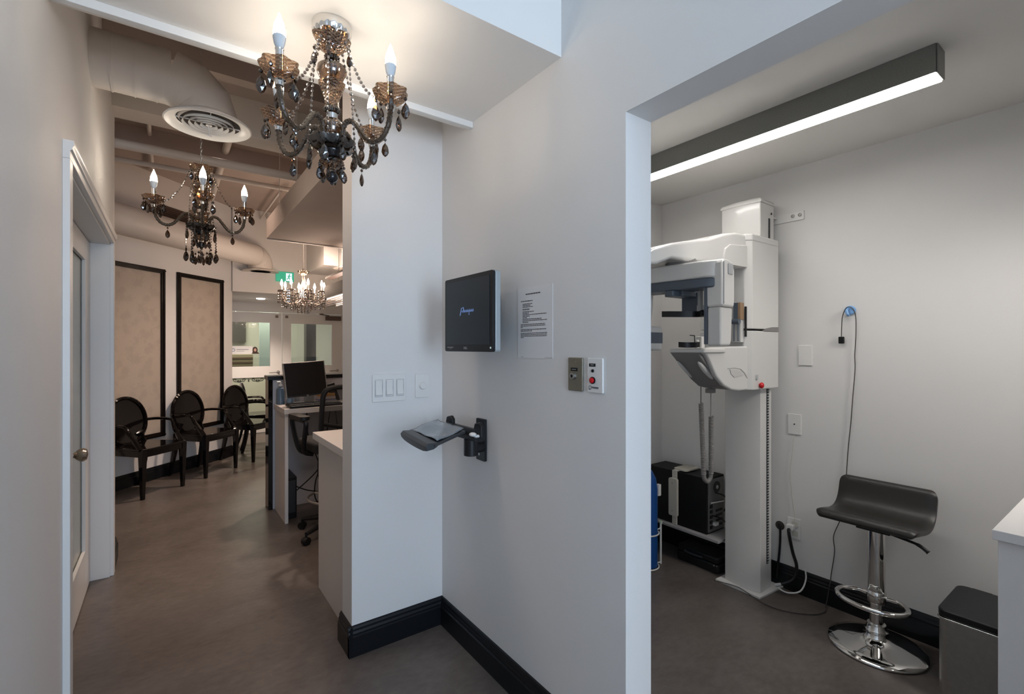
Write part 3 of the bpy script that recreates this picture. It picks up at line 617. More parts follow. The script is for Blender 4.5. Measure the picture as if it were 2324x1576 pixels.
# computer tower and cables under the desk
t = thing('computer_tower', 'black computer tower on the floor behind the desk end panel', 'computer', (0.87, 4.35, 0))
MB().box((0.785, 4.20, 0.0), (0.86, 4.50, 0.34)).build('tower_case', M_plast, t, bevel=0.006)
MB().box((0.795, 4.192, 0.05), (0.85, 4.20, 0.31)).build('front_bezel', M_dplast, t, bevel=0.003)
cab = [[(0.98, 4.40, 0.86), (0.99, 4.38, 0.62), (1.05, 4.36, 0.45), (1.06, 4.34, 0.34), (0.90, 4.33, 0.20), (0.861, 4.33, 0.18)],
       [(1.22, 4.40, 0.86), (1.24, 4.38, 0.60), (1.20, 4.36, 0.42), (1.06, 4.34, 0.30), (1.03, 4.33, 0.12), (1.08, 4.32, 0.015)],
       [(1.20, 4.47, 0.86), (1.16, 4.47, 0.60), (1.10, 4.47, 0.44), (1.10, 4.46, 0.2), (1.2, 4.46, 0.015)],
       [(0.858, 4.44, 0.22), (1.0, 4.40, 0.15), (1.2, 4.40, 0.11), (1.4, 4.42, 0.09)]]
cl = ['short cable with an inline plug hanging under the desk behind the end panel', 'long cable looping down to the floor under the desk', 'cable hanging farthest right under the desk', 'cable running sideways low above the floor under the desk']
for p, l in zip(cab, cl): tag(MB().tube(spline(p), 0.005, 6).build('cable', M_plast), l, 'cable', 'cables under the reception desk')

# office chair
def office_chair(cx, cy, rz, lab):
    t = thing('office_chair', lab, 'chair', (cx, cy, 0), rz)
    a = MB(); a.prism(rrect(0.47, 0.46, 0.10), 'z', 0.64, 0.715); a.build('seat', M_mesh, t, bevel=0.02, local=True)
    a = MB(); a.cyl((0, 0, 0.12), (0, 0, 0.36), 0.03); a.cyl((0, 0, 0.36), (0, 0, 0.64), 0.018); a.box((-0.09, -0.09, 0.61), (0.09, 0.09, 0.64)); a.build('gas_column', M_plast, t, local=True)
    a = MB(); a.tube([(0.21*math.cos(2*PI*i/28), 0.21*math.sin(2*PI*i/28), 0.27) for i in range(28)], 0.009, 6, closed=True)
    for k in range(3): a.cyl((0, 0, 0.27), (0.21*math.cos(k*2.094), 0.21*math.sin(k*2.094), 0.27), 0.006, n=6)
    a.build('foot_ring', M_steel, t, local=True)
    for k in range(5):
        an = R(72*k+200); ex, ey = 0.29*math.cos(an), 0.29*math.sin(an)
        a = MB(); a.tube([(0, 0, 0.11), (ex*0.5, ey*0.5, 0.10), (ex, ey, 0.075)], [0.028, 0.022, 0.014], 8); b = a.build('base_leg', M_plast, t, local=True)
        a = MB(); Mw = Matrix.Translation((ex, ey, 0.028)) @ Matrix.Rotation(an+PI/2, 4, 'Z') @ Matrix.Rotation(R(90), 4, 'Y')
        a.lathe([(0.0, -0.022), (0.026, -0.022), (0.028, -0.01), (0.028, 0.01), (0.026, 0.022), (0.0, 0.022)], (0, 0, 0), 16, M=Mw); a.cyl((ex, ey, 0.03), (ex, ey, 0.08), 0.008, n=8); a.build('caster', M_plast, b, local=True)
    for sx in (-1, 1):
        a = MB(); a.tube(spline([(sx*0.20, 0.03, 0.62), (sx*0.27, 0.04, 0.66), (sx*0.285, 0.13, 0.84), (sx*0.285, 0.10, 0.875), (sx*0.285, -0.10, 0.875), (sx*0.285, -0.13, 0.84), (sx*0.27, -0.05, 0.66), (sx*0.20, -0.03, 0.62)]), 0.017, 8); a.prism(rrect(0.07, 0.27, 0.03, cx=sx*0.285), 'z', 0.885, 0.91); a.build('armrest', M_plast, t, local=True)
    # mesh backrest: curved frame with netting and a lower spine
    def bk(u, v_): return Vector((u, -0.25-0.05*v_+0.10*u*u*4, 0.76+v_*0.36))
    loop = [bk(0.225*math.copysign(min(1, abs(math.cos(s))**0.32), math.cos(s)), 0.5+0.5*math.copysign(abs(math.sin(s))**0.32, math.sin(s))) for s in [2*PI*i/36 for i in range(36)]]
    a = MB(); a.tube(loop, 0.018, 8, closed=True); a.build('back_frame', M_plast, t, local=True)
    a = MB(); a.tube([bk(-0.22+0.44*i/10, 0.30-0.12*math.sin(PI*i/10)) for i in range(11)], 0.014, 8); a.build('lumbar_bar', M_plast, t, local=True)
    a = MB(); g = [[a.v(bk(-0.215+0.43*i/12, 0.03+0.94*j/6)) for i in range(13)] for j in range(7)]; h_ = [[a.v(bk(-0.215+0.43*i/12, 0.03+0.94*j/6)+Vector((0, -0.004, 0))) for i in range(13)] for j in range(7)]
    for j in range(6):
        for i in range(12): a.f([g[j][i], g[j][i+1], g[j+1][i+1], g[j+1][i]]); a.f([h_[j][i], h_[j+1][i], h_[j+1][i+1], h_[j][i+1]])
    for j in range(6): a.f([g[j][0], g[j+1][0], h_[j+1][0], h_[j][0]]); a.f([g[j][12], h_[j][12], h_[j+1][12], g[j+1][12]])
    for i in range(12): a.f([g[0][i], h_[0][i], h_[0][i+1], g[0][i+1]]); a.f([g[6][i], g[6][i+1], h_[6][i+1], h_[6][i]])
    a.build('back_netting', mat('netting', (0.03, 0.03, 0.033), 0.8, alpha=0.45), t, local=True)
    a = MB(); a.tube(spline([(0, -0.10, 0.60), (0, -0.27, 0.60), (0, -0.29, 0.70), (0, -0.27, 0.80)]), 0.022, 8); a.build('back_spine', M_plast, t, local=True)
    return t
office_chair(1.05, 3.72, R(8), 'black mesh-back office chair with loop armrests drawn up to the desk')

# ------------------------------------------------------------------ chandeliers
SPLIT = {'n': 0}
def drop_mesh():
    a = MB(); n = 8
    prof = [(0.0, 0.0), (0.0085, -0.012), (0.0125, -0.025), (0.0125, -0.034), (0.008, -0.044), (0.0, -0.050)]
    rings = []
    for k, (r, z) in enumerate(prof[1:-1]): rings.append([a.v((math.cos(2*PI*(i+0.5*(k % 2))/n)*r, 0.6*math.sin(2*PI*(i+0.5*(k % 2))/n)*r, z)) for i in range(n)])
    for A_, B_ in zip(rings[:-1], rings[1:]):
        for i in range(n): a.f([A_[i], A_[(i+1) % n], B_[i]]); a.f([A_[(i+1) % n], B_[(i+1) % n], B_[i]])
    tp = a.v((0, 0, 0)); bt = a.v((0, 0, -0.050))
    for i in range(n): a.f([tp, rings[0][(i+1) % n], rings[0][i]]); a.f([bt, rings[-1][i], rings[-1][(i+1) % n]])
    a.sphere((0, 0, 0.010), 0.0055, 6); a.cyl((0, 0, 0.0), (0, 0, 0.022), 0.0008, n=4)
    return a
_d = drop_mesh().build('crystal_drop', M_drop, None, smooth=0, local=True); DROP = _d.data; bpy.data.objects.remove(_d)
def drop(parent, loc, rz, s=1.0):
    o = bpy.data.objects.new('crystal_drop', DROP); COL.objects.link(o); o.parent = parent; o.location = loc; o.rotation_euler = (0, 0, rz); o.scale = (s, s, s); return o
def beads(parent, P, r=0.0052, step=0.0165, flat=1.0):
    a = MB(); P = [Vector(p) for p in P]; acc = 0.0; a.tube(P, 0.0006, 4)
    for p, q_ in zip(P[:-1], P[1:]):
        L_ = (q_-p).length; t_ = acc
        while t_ < L_:
            a.sphere(p.lerp(q_, t_/L_), r, 7, (1, 1, flat)); t_ += step
        acc = t_ - L_
    return a.build('bead_strand', M_bead, parent, local=True)
def sag(p, q_, d, n=9):
    p = Vector(p); q_ = Vector(q_); return [p.lerp(q_, i/(n-1)) + Vector((0, 0, -4*d*(i/(n-1))*(1-i/(n-1)))) for i in range(n)]
Z0 = 1.92
def chandelier(arm_angs):
    """four-armed smoked-glass chandelier; local origin under the finial, heights measured from there"""
    t = thing('crystal_chandelier', '', 'chandelier', group='smoked glass four-arm chandeliers')
    def L(prof, nm, m, n=28, rf=None, uv=0, **k):
        a = MB(); a.lathe([(r, z-Z0) for r, z in prof], n=n, rf=rf, **k); o = a.build(nm, m, t, local=True)
        return cyl_uv(o, 0, uv) if uv else o
    sc = lambda t_, k: 1 + (0.10*(k/4.0))*math.cos(6*t_)
    L([(0.016, 2.338), (0.024, 2.343), (0.040, 2.358), (0.052, 2.378), (0.056, 2.392), (0.050, 2.389), (0.036, 2.366), (0.018, 2.348)], 'crown_cup', M_hatch, 48, rf=lambda t_, k: 1+(0.09 if k in (2, 3, 4, 5) else 0.0)*math.cos(6*t_), cap=False, uv=14)
    L([(0.0, 2.335), (0.014, 2.335), (0.014, 2.345), (0.0, 2.345)], 'crown_collar', M_chrome)
    L([(0.010, 2.316), (0.020, 2.318), (0.024, 2.325), (0.020, 2.333), (0.012, 2.336)], 'ribbed_collar', M_smoked, 24, rf=lambda t_, k: 1+0.06*math.cos(12*t_))
    L([(0.018, 2.245), (0.036, 2.256), (0.046, 2.278), (0.043, 2.295), (0.030, 2.306), (0.017, 2.315), (0.014, 2.318)], 'globe', M_smoke, 32)
    L([(0.022, 2.165), (0.021, 2.185), (0.026, 2.205), (0.034, 2.225), (0.041, 2.243), (0.036, 2.248)], 'vase', M_hatch, 36, rf=lambda t_, k: 1+0.03*math.cos(12*t_), uv=10)
    L([(0.012, 2.145), (0.022, 2.150), (0.026, 2.158), (0.022, 2.166), (0.012, 2.170)], 'ribbed_collar', M_smoked, 24, rf=lambda t_, k: 1+0.06*math.cos(12*t_))
    L([(0.0, 2.128), (0.017, 2.128), (0.017, 2.146), (0.0, 2.146)], 'metal_collar', M_chrome)
    L([(0.020, 2.065), (0.030, 2.078), (0.038, 2.098), (0.036, 2.112), (0.026, 2.125), (0.014, 2.132)], 'egg_body', M_smoke, 32)
    L([(0.0, 2.056), (0.044, 2.056), (0.047, 2.062), (0.034, 2.070), (0.0, 2.072)], 'hub', M_chrome)
    L([(0.030, 2.018), (0.055, 2.026), (0.070, 2.044), (0.073, 2.056), (0.068, 2.056), (0.050, 2.034), (0.028, 2.026)], 'bowl', M_smoked, 48, rf=lambda t_, k: 1+(0.05 if k in (1, 2, 3, 4) else 0)*math.cos(8*t_), cap=False)
    L([(0.0, 2.000), (0.032, 2.004), (0.043, 2.020), (0.044, 2.036), (0.034, 2.048), (0.0, 2.052)], 'dark_dome', mat('opaque_smoke', (0.02, 0.018, 0.02), 0.06), 28)
    L([(0.012, 1.972), (0.028, 1.978), (0.038, 1.990), (0.034, 1.996), (0.018, 2.002)], 'lower_cup', M_hatch, 36, rf=lambda t_, k: 1+0.06*math.cos(8*t_), cap=False, uv=12)
    a = MB(); a.cyl((0, 0, 1.965-Z0), (0, 0, 2.37-Z0), 0.006, n=8); a.build('stem_rod', M_chrome, t, local=True)
    a = MB(); a.sphere((0, 0, 1.945-Z0), 0.019, 14); a.sphere((0, 0, 1.924-Z0), 0.006, 8); a.build('finial', mat('opaque_smoke', (0.02, 0.018, 0.02), 0.06), t, local=True)
    path = [(0.040, 0, 2.062), (0.043, 0, 2.095), (0.058, 0, 2.113), (0.082, 0, 2.108), (0.105, 0, 2.080), (0.128, 0, 2.050), (0.155, 0, 2.036), (0.185, 0, 2.045), (0.205, 0, 2.072), (0.214, 0, 2.105), (0.216, 0, 2.128)]
    rr = 0.216; arm0 = None
    for ang in arm_angs:
        if arm0 is None:
            a = MB(); P = spline([(x, y, z-Z0) for x, y, z in path], 5); a.tube(P, 0.0078, 10)
            for k in range(0, len(P)*3): 
                u_ = k/(len(P)*3)*(len(P)-1); i0 = int(u_); p = P[i0].lerp(P[min(i0+1, len(P)-1)], u_-i0); an = k*0.9
                tg = (P[min(i0+1, len(P)-1)]-P[max(0, i0-1)]).normalized(); n1 = Vector((0, 1, 0)); n2 = tg.cross(n1); a.sphere(p + (n1*math.cos(an)+n2*math.sin(an))*0.0066, 0.0030, 5)
            arm = a.build('arm', mat('twisted_smoke', (0.06, 0.038, 0.022), 0.12, spec=0.6, coat=0.6), t, local=True)
            MB().lathe([(0.0, 0), (0.0115, 0), (0.0115, 0.016), (0.0, 0.016)], (0.040, 0, 2.052-Z0), 14).build('arm_socket', M_chrome, arm, local=True)
            MB().lathe([(0.0, 0), (0.0115, 0), (0.0125, 0.012), (0.017, 0.015), (0.0, 0.016)], (rr, 0, 2.124-Z0), 16).build('cup_collar', M_chrome, arm, local=True)
            dc = MB().lathe([(0.012, 2.138), (0.026, 2.144), (0.040, 2.158), (0.049, 2.176), (0.051, 2.184), (0.047, 2.180), (0.036, 2.160), (0.014, 2.146)], (rr, 0, -Z0), 49, rf=lambda t_, k: 1+(0.08 if k in (2, 3, 4, 5, 6) else 0)*math.cos(7*t_), cap=False).build('drip_cup', M_hatch, arm, local=True); cyl_uv(dc, rr, 14)
            MB().lathe([(0.0105, 2.142), (0.0105, 2.222), (0.012, 2.226), (0.0, 2.227)], (rr, 0, -Z0), 14).build('candle_sleeve', M_chrome, arm, local=True)
            MB().lathe([(0.0, 2.224), (0.0085, 2.226), (0.014, 2.240), (0.0168, 2.256), (0.0168, 2.262), (0.0, 2.262)], (rr, 0, -Z0), 16).build('bulb_base', M_frost, arm, local=True)
            MB().lathe([(0.0165, 2.262), (0.0165, 2.272), (0.0145, 2.288), (0.010, 2.304), (0.005, 2.316), (0.001, 2.328)], (rr, 0, -Z0), 16).build('bulb', M_bulbc, arm, local=True)
            for k in range(5):
                th = 2*PI*k/5+0.3; drop(arm, (rr+0.046*math.cos(th), 0.046*math.sin(th), 2.148-Z0-(0.018 if k % 2 else 0)), th, 1.05)
            drop(arm, (0.155, 0, 2.010-Z0), 0.4, 0.95)
            arm0 = arm; arm.rotation_euler.z = ang
        else:
            o = copy_tree(arm0, t); o.rotation_euler.z = ang
    for i, ang in enumerate(arm_angs):
        c_, s_ = math.cos(ang), math.sin(ang)
        beads(t, sag((0.052*c_, 0.052*s_, 2.365-Z0), (0.178*c_, 0.178*s_, 2.165-Z0), 0.045))
        c2, s2 = math.cos(ang+0.5), math.sin(ang+0.5)
        beads(t, sag((0.050*c2, 0.050*s2, 2.360-Z0), (0.070*c2, 0.070*s2, 2.055-Z0), 0.0, 5), 0.004, 0.016, 1.4)
        drop(t, (0.054*c2, 0.054*s2, 2.345-Z0), ang, 0.9)
    for k in range(8):
        th = 2*PI*k/8+0.2; drop(t, (0.072*math.cos(th), 0.072*math.sin(th), 2.022-Z0), th+PI/2, 1.1 if k % 2 else 0.9)
    for k in range(6):
        th = 2*PI*k/6; drop(t, (0.038*math.cos(th), 0.038*math.sin(th), 1.972-Z0), th, 0.85)
    return t
def wang(lat, d):  # world angle of a sideways / away offset as seen from the doorway
    c_, s_ = math.cos(R(YAW)), math.sin(R(YAW)); return math.atan2(-lat*s_+d*c_, lat*c_+d*s_)
base_a = wang(0.216, -0.072)
ch1 = chandelier([base_a + PI/2*k for k in range(4)])
ch1['label'] = 'large smoked glass chandelier hanging nearest, from the lowered white ceiling'
ch2 = copy_tree(ch1); ch2['label'] = 'smoked glass chandelier hanging by a thin chain above the ghost chairs'
ch1.location = (0.427, 1.575, Z0)
ch2.location = (0.156, 3.24, Z0+0.037); ch2.rotation_euler.z = wang(0.17, 0.12)-base_a
# canopy of the near one
a = MB(); a.lathe([(0.0, 0.440), (0.020, 0.440), (0.030, 0.452), (0.050, 0.468), (0.060, 0.486), (0.061, 0.508), (0.0, 0.509)], n=120, rf=lambda t_, k: 1+(0.05 if k in (1, 2, 3) else 0)*math.cos(20*t_)); a.build('ceiling_rose', M_chrome, ch1, local=True)
a = MB(); a.cyl((0, 0, 0.43), (0, 0, 0.45), 0.007, n=8); a.build('rose_stem', M_chrome, ch1, local=True)
# chain, canopy and bottom curtain of the far one
a = MB(); z = 0.44
while z < ZD-Z0-0.06:
    k = int(round((z-0.44)/0.022)); ax = k % 2
    a.tube([((0.005*math.cos(s), 0, z+0.013*math.sin(s)) if ax else (0, 0.005*math.cos(s), z+0.013*math.sin(s))) for s in [2*PI*i/8 for i in range(8)]], 0.0014, 4, closed=True); z += 0.022
a.build('chain', M_steel, ch2, local=True)
a = MB(); a.lathe([(0.0, 0), (0.05, 0.02), (0.055, 0.03), (0.0, 0.03)], (0, 0, ZD-Z0-0.037-0.03), 20); a.build('ceiling_rose', M_chrome, ch2, local=True)
for k in range(10):
    th = 2*PI*k/10; r_ = 0.075; beads(ch2, [(r_*math.cos(th), r_*math.sin(th), 0.10), (r_*math.cos(th), r_*math.sin(th), 0.0)], 0.0042, 0.016); drop(ch2, (r_*math.cos(th), r_*math.sin(th), -0.02), th, 1.05)
for k in range(6):
    th = 2*PI*k/6+0.3; r_ = 0.04; drop(ch2, (r_*math.cos(th), r_*math.sin(th), -0.035), th, 1.05)

# clear crystal chandelier over the waiting area
CX3, CY3 = 1.265, 5.84
t = thing('crystal_chandelier', 'wide clear crystal chandelier with many candle bulbs in front of the exit sign', 'chandelier', (CX3, CY3, 1.80))
a = MB(); a.cyl((0, 0, 0.50), (0, 0, ZD-1.80), 0.004, n=6); a.build('suspension', M_steel, t, local=True)
MB().lathe([(0.02, 0.42), (0.05, 0.44), (0.065, 0.47), (0.05, 0.47), (0.02, 0.45)], n=20).build('top_dish', mat('bronze_dish', (0.2, 0.15, 0.11), 0.2, metal=0.8), t, local=True)
MB().lathe([(0.0, 0.08), (0.04, 0.10), (0.06, 0.16), (0.03, 0.24), (0.035, 0.32), (0.015, 0.40), (0.01, 0.5)], n=16).build('center_column', M_crys, t, local=True)
arm0 = None
for k in range(8):
    if arm0 is None:
        a = MB(); a.tube(spline([(0.03, 0, 0.16), (0.10, 0, 0.10), (0.18, 0, 0.10), (0.222, 0, 0.17), (0.228, 0, 0.22)]), 0.006, 6); arm = a.build('arm', mat('pale_arm', (0.45, 0.38, 0.33), 0.15), t, local=True)
        MB().lathe([(0.01, 0.22), (0.04, 0.235), (0.036, 0.24), (0.0, 0.23)], (0.228, 0, 0), 14).build('drip_cup', M_crys, arm, local=True)
        MB().lathe([(0.009, 0.23), (0.009, 0.29), (0.0, 0.29)], (0.228, 0, 0), 8).build('candle_sleeve', M_white, arm, local=True)
        MB().lathe([(0.008, 0.29), (0.014, 0.31), (0.010, 0.335), (0.001, 0.36)], (0.228, 0, 0), 10).build('bulb', M_bulb, arm, local=True)
        a = MB()
        for m_ in range(5): a.sphere((0, 0, -m_*0.030), 0.0085, 5, (1, 1, 1.5))
        a.cyl((0, 0, 0.004), (0, 0, -0.125), 0.0008, n=4)
        st = a.build('prism_strand', M_crys, arm, local=True)
        for j in range(6):
            th = 2*PI*j/6; o = st if j == 0 else copy_tree(st, arm); o.location = (0.228+0.036*math.cos(th), 0.036*math.sin(th), 0.225)
        arm0 = arm
    else: copy_tree(arm0, t).rotation_euler.z = 2*PI*k/8
a = MB()
for k in range(8):
    t0, t1 = 2*PI*k/8, 2*PI*(k+1)/8
    for i in range(9):
        u_ = i/8; th = t0+(t1-t0)*u_; a.sphere((0.22*math.cos(th), 0.22*math.sin(th), 0.15-0.10*4*u_*(1-u_)), 0.0085, 5)
        a.sphere((0.13*math.cos(th), 0.13*math.sin(th), 0.20-0.14*4*u_*(1-u_)), 0.0085, 5)
a.build('bead_swags', M_crys, t, local=True)
a = MB()
for m_ in range(3): a.sphere((0, 0, 0.03*m_), 0.009, 5, (1, 1, 1.7))
pr = a.build('crystal_prism', M_crys, t, local=True)
for k in range(36):
    th = 2*PI*k/36; r_ = (0.06, 0.13, 0.20)[k % 3]; z = (0.0, 0.03, 0.055)[k % 3]
    o = pr if k == 0 else copy_tree(pr, t); o.location = (r_*math.cos(th), r_*math.sin(th), z)
point('chandelier_glow', (CX3, CY3, 2.12), 4, WARM, 0.12)

# rectangular shaded crystal lamp beyond the desk
t = thing('shade_lamp', 'rectangular lamp with dark brown shade and crystal fringe above the counter', 'lamp', (1.5, 5.0, 1.84))
a = MB(); a.box((1.39, 4.45, 1.93), (1.40, 5.43, 2.06)); a.box((1.62, 4.45, 1.93), (1.63, 5.43, 2.06)); a.box((1.39, 5.42, 1.93), (1.63, 5.43, 2.06)); a.box((1.39, 4.45, 1.93), (1.63, 4.46, 2.06)); a.build('shade', mat('brown_shade', (0.022, 0.015, 0.012), 0.7), t, smooth=0)
a = MB(); a.box((1.41, 4.48, 1.915), (1.61, 5.40, 1.928)); a.build('light_tray', mat('lamp_tray_lit', (1, 1, 1), 0.4, emit=(1, 0.82, 0.68), es=4), t, smooth=0)
a = MB(); rnd = random.Random(3)
for i in range(34):
    y = 4.47+i*0.028
    for x in (1.40, 1.51, 1.62):
        for m_ in range(4): a.sphere((x, y, 1.905-m_*0.018), 0.0075, 5, (1, 1, 1.2))
a.build('crystal_fringe', M_crys, t)
for y in (4.6, 5.3): MB().cyl((1.51, y, 2.06), (1.51, y, ZD), 0.003, n=6).build('suspension', M_steel, t)
MB().box((1.38, 4.55, 2.135), (1.46, 5.35, 2.155)).build('canopy_bar', mat('brown_bar', (0.09, 0.05, 0.04), 0.5), t, smooth=0)

# ------------------------------------------------------------------ things on the near walls
# wall-mounted monitor
t = thing('wall_monitor', 'square black monitor on a wall arm with a faint blue mark on its dark screen', 'monitor', (1.10, 1.70, 1.38))
a = MB(); a.prism(rrect(0.384, 0.314, 0.010, cx=1.70, cy=1.538), 'x', 1.000, 1.012); a.build('bezel', M_plast, t, bevel=0.002)
a = MB(); a.prism(rrect(0.386, 0.316, 0.012, cx=1.70, cy=1.538), 'x', 1.012, 1.036); a.build('silver_edge', mat('silver_edge', (0.40, 0.44, 0.46), 0.35, metal=0.3), t, bevel=0.003)
a = MB(); a.prism(rrect(0.30, 0.24, 0.02, cx=1.70, cy=1.54), 'x', 1.036, 1.062); a.build('back_housing', M_plast, t, bevel=0.008)
MB().box((0.998, 1.531, 1.410), (1.0005, 1.872, 1.677)).build('screen', M_screen, t, smooth=0)
a = MB(); a.box((1.06, 1.65, 1.48), (1.075, 1.75, 1.60)); a.cyl((1.07, 1.70, 1.54), (1.115, 1.70, 1.54), 0.022); a.box((1.112, 1.65, 1.46), (XA, 1.75, 1.62)); a.build('wall_arm', M_plast, t, bevel=0.003)
WX = Matrix(((0, 0, -1, 0.9978), (-1, 0, 0, 0), (0, 1, 0, 0), (0, 0, 0, 1)))   # text plane facing -X: text x -> -Y, y -> Z
def onwall(y, z, x=0.9978): m_ = WX.copy(); m_[0][3] = x; m_[1][3] = y; m_[2][3] = z; return m_
def loc_fix(o): 
    o.data.transform(Matrix.Translation(-wloc(o.parent))); return o
loc_fix(text_mesh('DELL', 0.0135, 'badge_lettering', M_lgrey, t, onwall(1.71, 1.3955, 0.9985)))
a = MB(); a.box((0.9975, 1.815, 1.3975), (0.999, 1.865, 1.4000)); a.box((0.9975, 1.825, 1.3925), (0.999, 1.85, 1.3935)); a.build('small_print', M_lgrey, t, smooth=0)
a = MB(); a.cyl((0.998, 1.522, 1.397), (1.0, 1.522, 1.397), 0.0035, n=10); a.build('power_light', mat('power_led', (0.5, 0.6, 0.6), 0.3, emit=(0.6, 0.8, 0.8), es=0.15), t)
a = MB()
def stroke(P, r=0.0017): a.tube([(0.9975, 1.70-u, 1.548+v_) for u, v_ in P], r, 5)
stroke([(-0.052, -0.016), (-0.040, 0.014), (-0.024, 0.016), (-0.024, 0.004), (-0.038, 0.0), (-0.028, -0.004)], 0.0022)
for k in range(6):
    u = -0.020+k*0.0135; stroke([(u-0.006, 0.002-0.0002*k), (u, -0.004), (u+0.004, 0.006), (u+0.007, -0.004), (u+0.0075, 0.003)])
stroke([(0.022, -0.006), (0.018, -0.016), (0.026, -0.014)], 0.0012)
a.build('screen_mark', M_logo, t)

# folding keyboard tray on the wall
t = thing('keyboard_tray', 'black folding keyboard tray in a clear cover, on a wall bracket', 'tray', (1.12, 1.79, 0.90))
a = MB(); a.prism(rrect(0.072, 0.185, 0.006, cx=1.792, cy=0.99), 'x', 1.122, XA); a.build('wall_plate', M_plast, t, bevel=0.002)
a = MB(); 
for z in (0.925, 1.06): a.cyl((1.120, 1.80, z), (1.1225, 1.80, z), 0.006, n=12)
a.build('screw_head', M_steel, t)
a = MB(); a.tube([(1.122, 1.775, 0.962), (1.07, 1.765, 0.962)], 0.022, 12); a.cyl((1.055, 1.762, 0.935), (1.055, 1.762, 1.005), 0.030, n=24); a.build('pivot', M_plast, t, bevel=0.002)
a = MB(); a.prism(spl := [(1.04, 1.70), (1.085, 1.70), (1.085, 1.80), (1.06, 2.02), (1.03, 2.02)], 'z', 1.003, 1.018); a.build('carrier_bar', M_plast, t, bevel=0.003)
for (cy, zz) in ((1.985, 1.03), (1.732, 1.03)):
    a = MB(); a.prism([(cy-0.032, 1.01), (cy+0.032, 1.01), (cy+0.032, 1.045), (cy+0.022, 1.072), (cy-0.012, 1.080), (cy-0.030, 1.066)], 'x', 1.068, 1.088); a.build('clamp_ear', M_plast, t, bevel=0.005)
a = MB(); a.box((1.066, 1.74, 1.014), (1.086, 2.01, 1.046)); a.build('clamp_rail', M_plast, t, bevel=0.003)
ux = Vector((0.218, 0.150, 0.0)); uy = Vector((0.030, 0.318, 0.0)); o0 = Vector((0.800, 1.592, 1.028))
TT = [o0, o0+ux+Vector((0, 0, 0.008)), o0+ux+uy+Vector((0, 0, 0.012)), o0+uy+Vector((0, 0, 0.004))]
a = MB(); A_ = [a.v(p) for p in TT]; B_ = [a.v(p+Vector((0, 0, 0.012))) for p in TT]; a.f(A_[::-1]); a.f(B_)
for i in range(4): a.f([A_[i], A_[(i+1) % 4], B_[(i+1) % 4], B_[i]])
a.build('tray_board', M_dplast, t, bevel=0.004)
a = MB(); n_ = 14; g = []
rnd = random.Random(5)
for i in range(n_+1):
    row = []
    for j in range(n_+1):
        u_, v_ = 0.10+0.88*i/n_, 0.04+0.92*j/n_; p = TT[0]+ux*u_+uy*v_; zz = 1.0445+0.010*u_+0.004*v_+0.0025*math.sin(7*u_+5*v_)+0.0018*math.sin(13*v_-6*u_)+rnd.uniform(-0.0006, 0.0006)
        row.append(a.v((p.x, p.y, zz)))
    g.append(row)
for i in range(n_):
    for j in range(n_): a.f([g[i][j], g[i+1][j], g[i+1][j+1], g[i][j+1]])
fol = a.build('clear_cover', mat('clear_film', (0.16, 0.20, 0.24), 0.16, spec=0.6), t, smooth=60)
so = fol.modifiers.new('thickness', 'SOLIDIFY'); so.thickness = 0.001
a = MB(); e0 = TT[0]+Vector((-0.012, -0.0, 0.0)); e1 = TT[3]+Vector((-0.012, 0.0, 0.0)); cr = []
for k in range(9):
    u_ = k/8; c_ = e0.lerp(e1, 0.03+0.94*u_); bulge = 0.020*(1-(2*u_-1)**2)**0.5 if 0 < u_ < 1 else 0
    cr.append([a.v(c_+Vector(d_)) for d_ in ((0.028, 0, 0.014), (-0.012, 0, 0.016), (-0.024, 0, 0.004), (-0.018, 0, -0.012-bulge*0.5), (0.012, 0, -0.008-bulge*0.3), (0.028, 0, 0.0))])
a.loft(cr); a.build('palm_rest', M_dplast, t, bevel=0.003)
a = MB(); a.sphere((1.045, 1.728, 1.030), 0.016, 10, (1, 1.2, 0.6)); a.sphere((1.062, 1.722, 1.022), 0.012, 10, (1.3, 1, 0.6)); a.build('white_tie', M_white, t)

# switches
def plate(name, lab, cat, x0, x1, z0, z1):
    t = thing(name, lab, cat, ((x0+x1)/2, YB, z0)); a = MB(); a.prism(rrect(x1-x0, z1-z0, 0.006, cx=(x0+x1)/2, cy=(z0+z1)/2), 'y', YB-0.007, YB); a.build('cover_plate', M_white, t, bevel=0.003); return t
t = plate('light_switch', 'white triple rocker light switch plate on the cross wall', 'switch', 0.770, 0.935, 1.142, 1.272)
for k in range(3):
    cx = 0.800+k*0.0525; a = MB(); a.prism([(YB-0.006, 1.172), (YB-0.013, 1.176), (YB-0.008, 1.207), (YB-0.011, 1.240), (YB-0.006, 1.242)], 'x', cx-0.016, cx+0.016); a.build('rocker', M_white, t, bevel=0.001)
    a = MB()
    for b_ in ((cx-0.019, 1.169, cx-0.0165, 1.245), (cx+0.0165, 1.169, cx+0.019, 1.245), (cx-0.019, 1.166, cx+0.019, 1.169), (cx-0.019, 1.245, cx+0.019, 1.247)): a.box((b_[0], YB-0.0076, b_[1]), (b_[2], YB-0.006, b_[3]))
    a.build('rocker_gap', M_lgrey, t, smooth=0)
t = plate('dimmer_switch', 'white single plate with round dimmer knob right of the triple switch', 'switch', 0.985, 1.058, 1.150, 1.268)
a = MB(); a.lathe([(0.019, 0), (0.018, 0.010), (0.015, 0.014), (0, 0.014)], n=24, M=Matrix.Translation((1.022, YB-0.007, 1.209)) @ Matrix.Rotation(R(90), 4, 'X')); a.build('dimmer_knob', M_white, t)

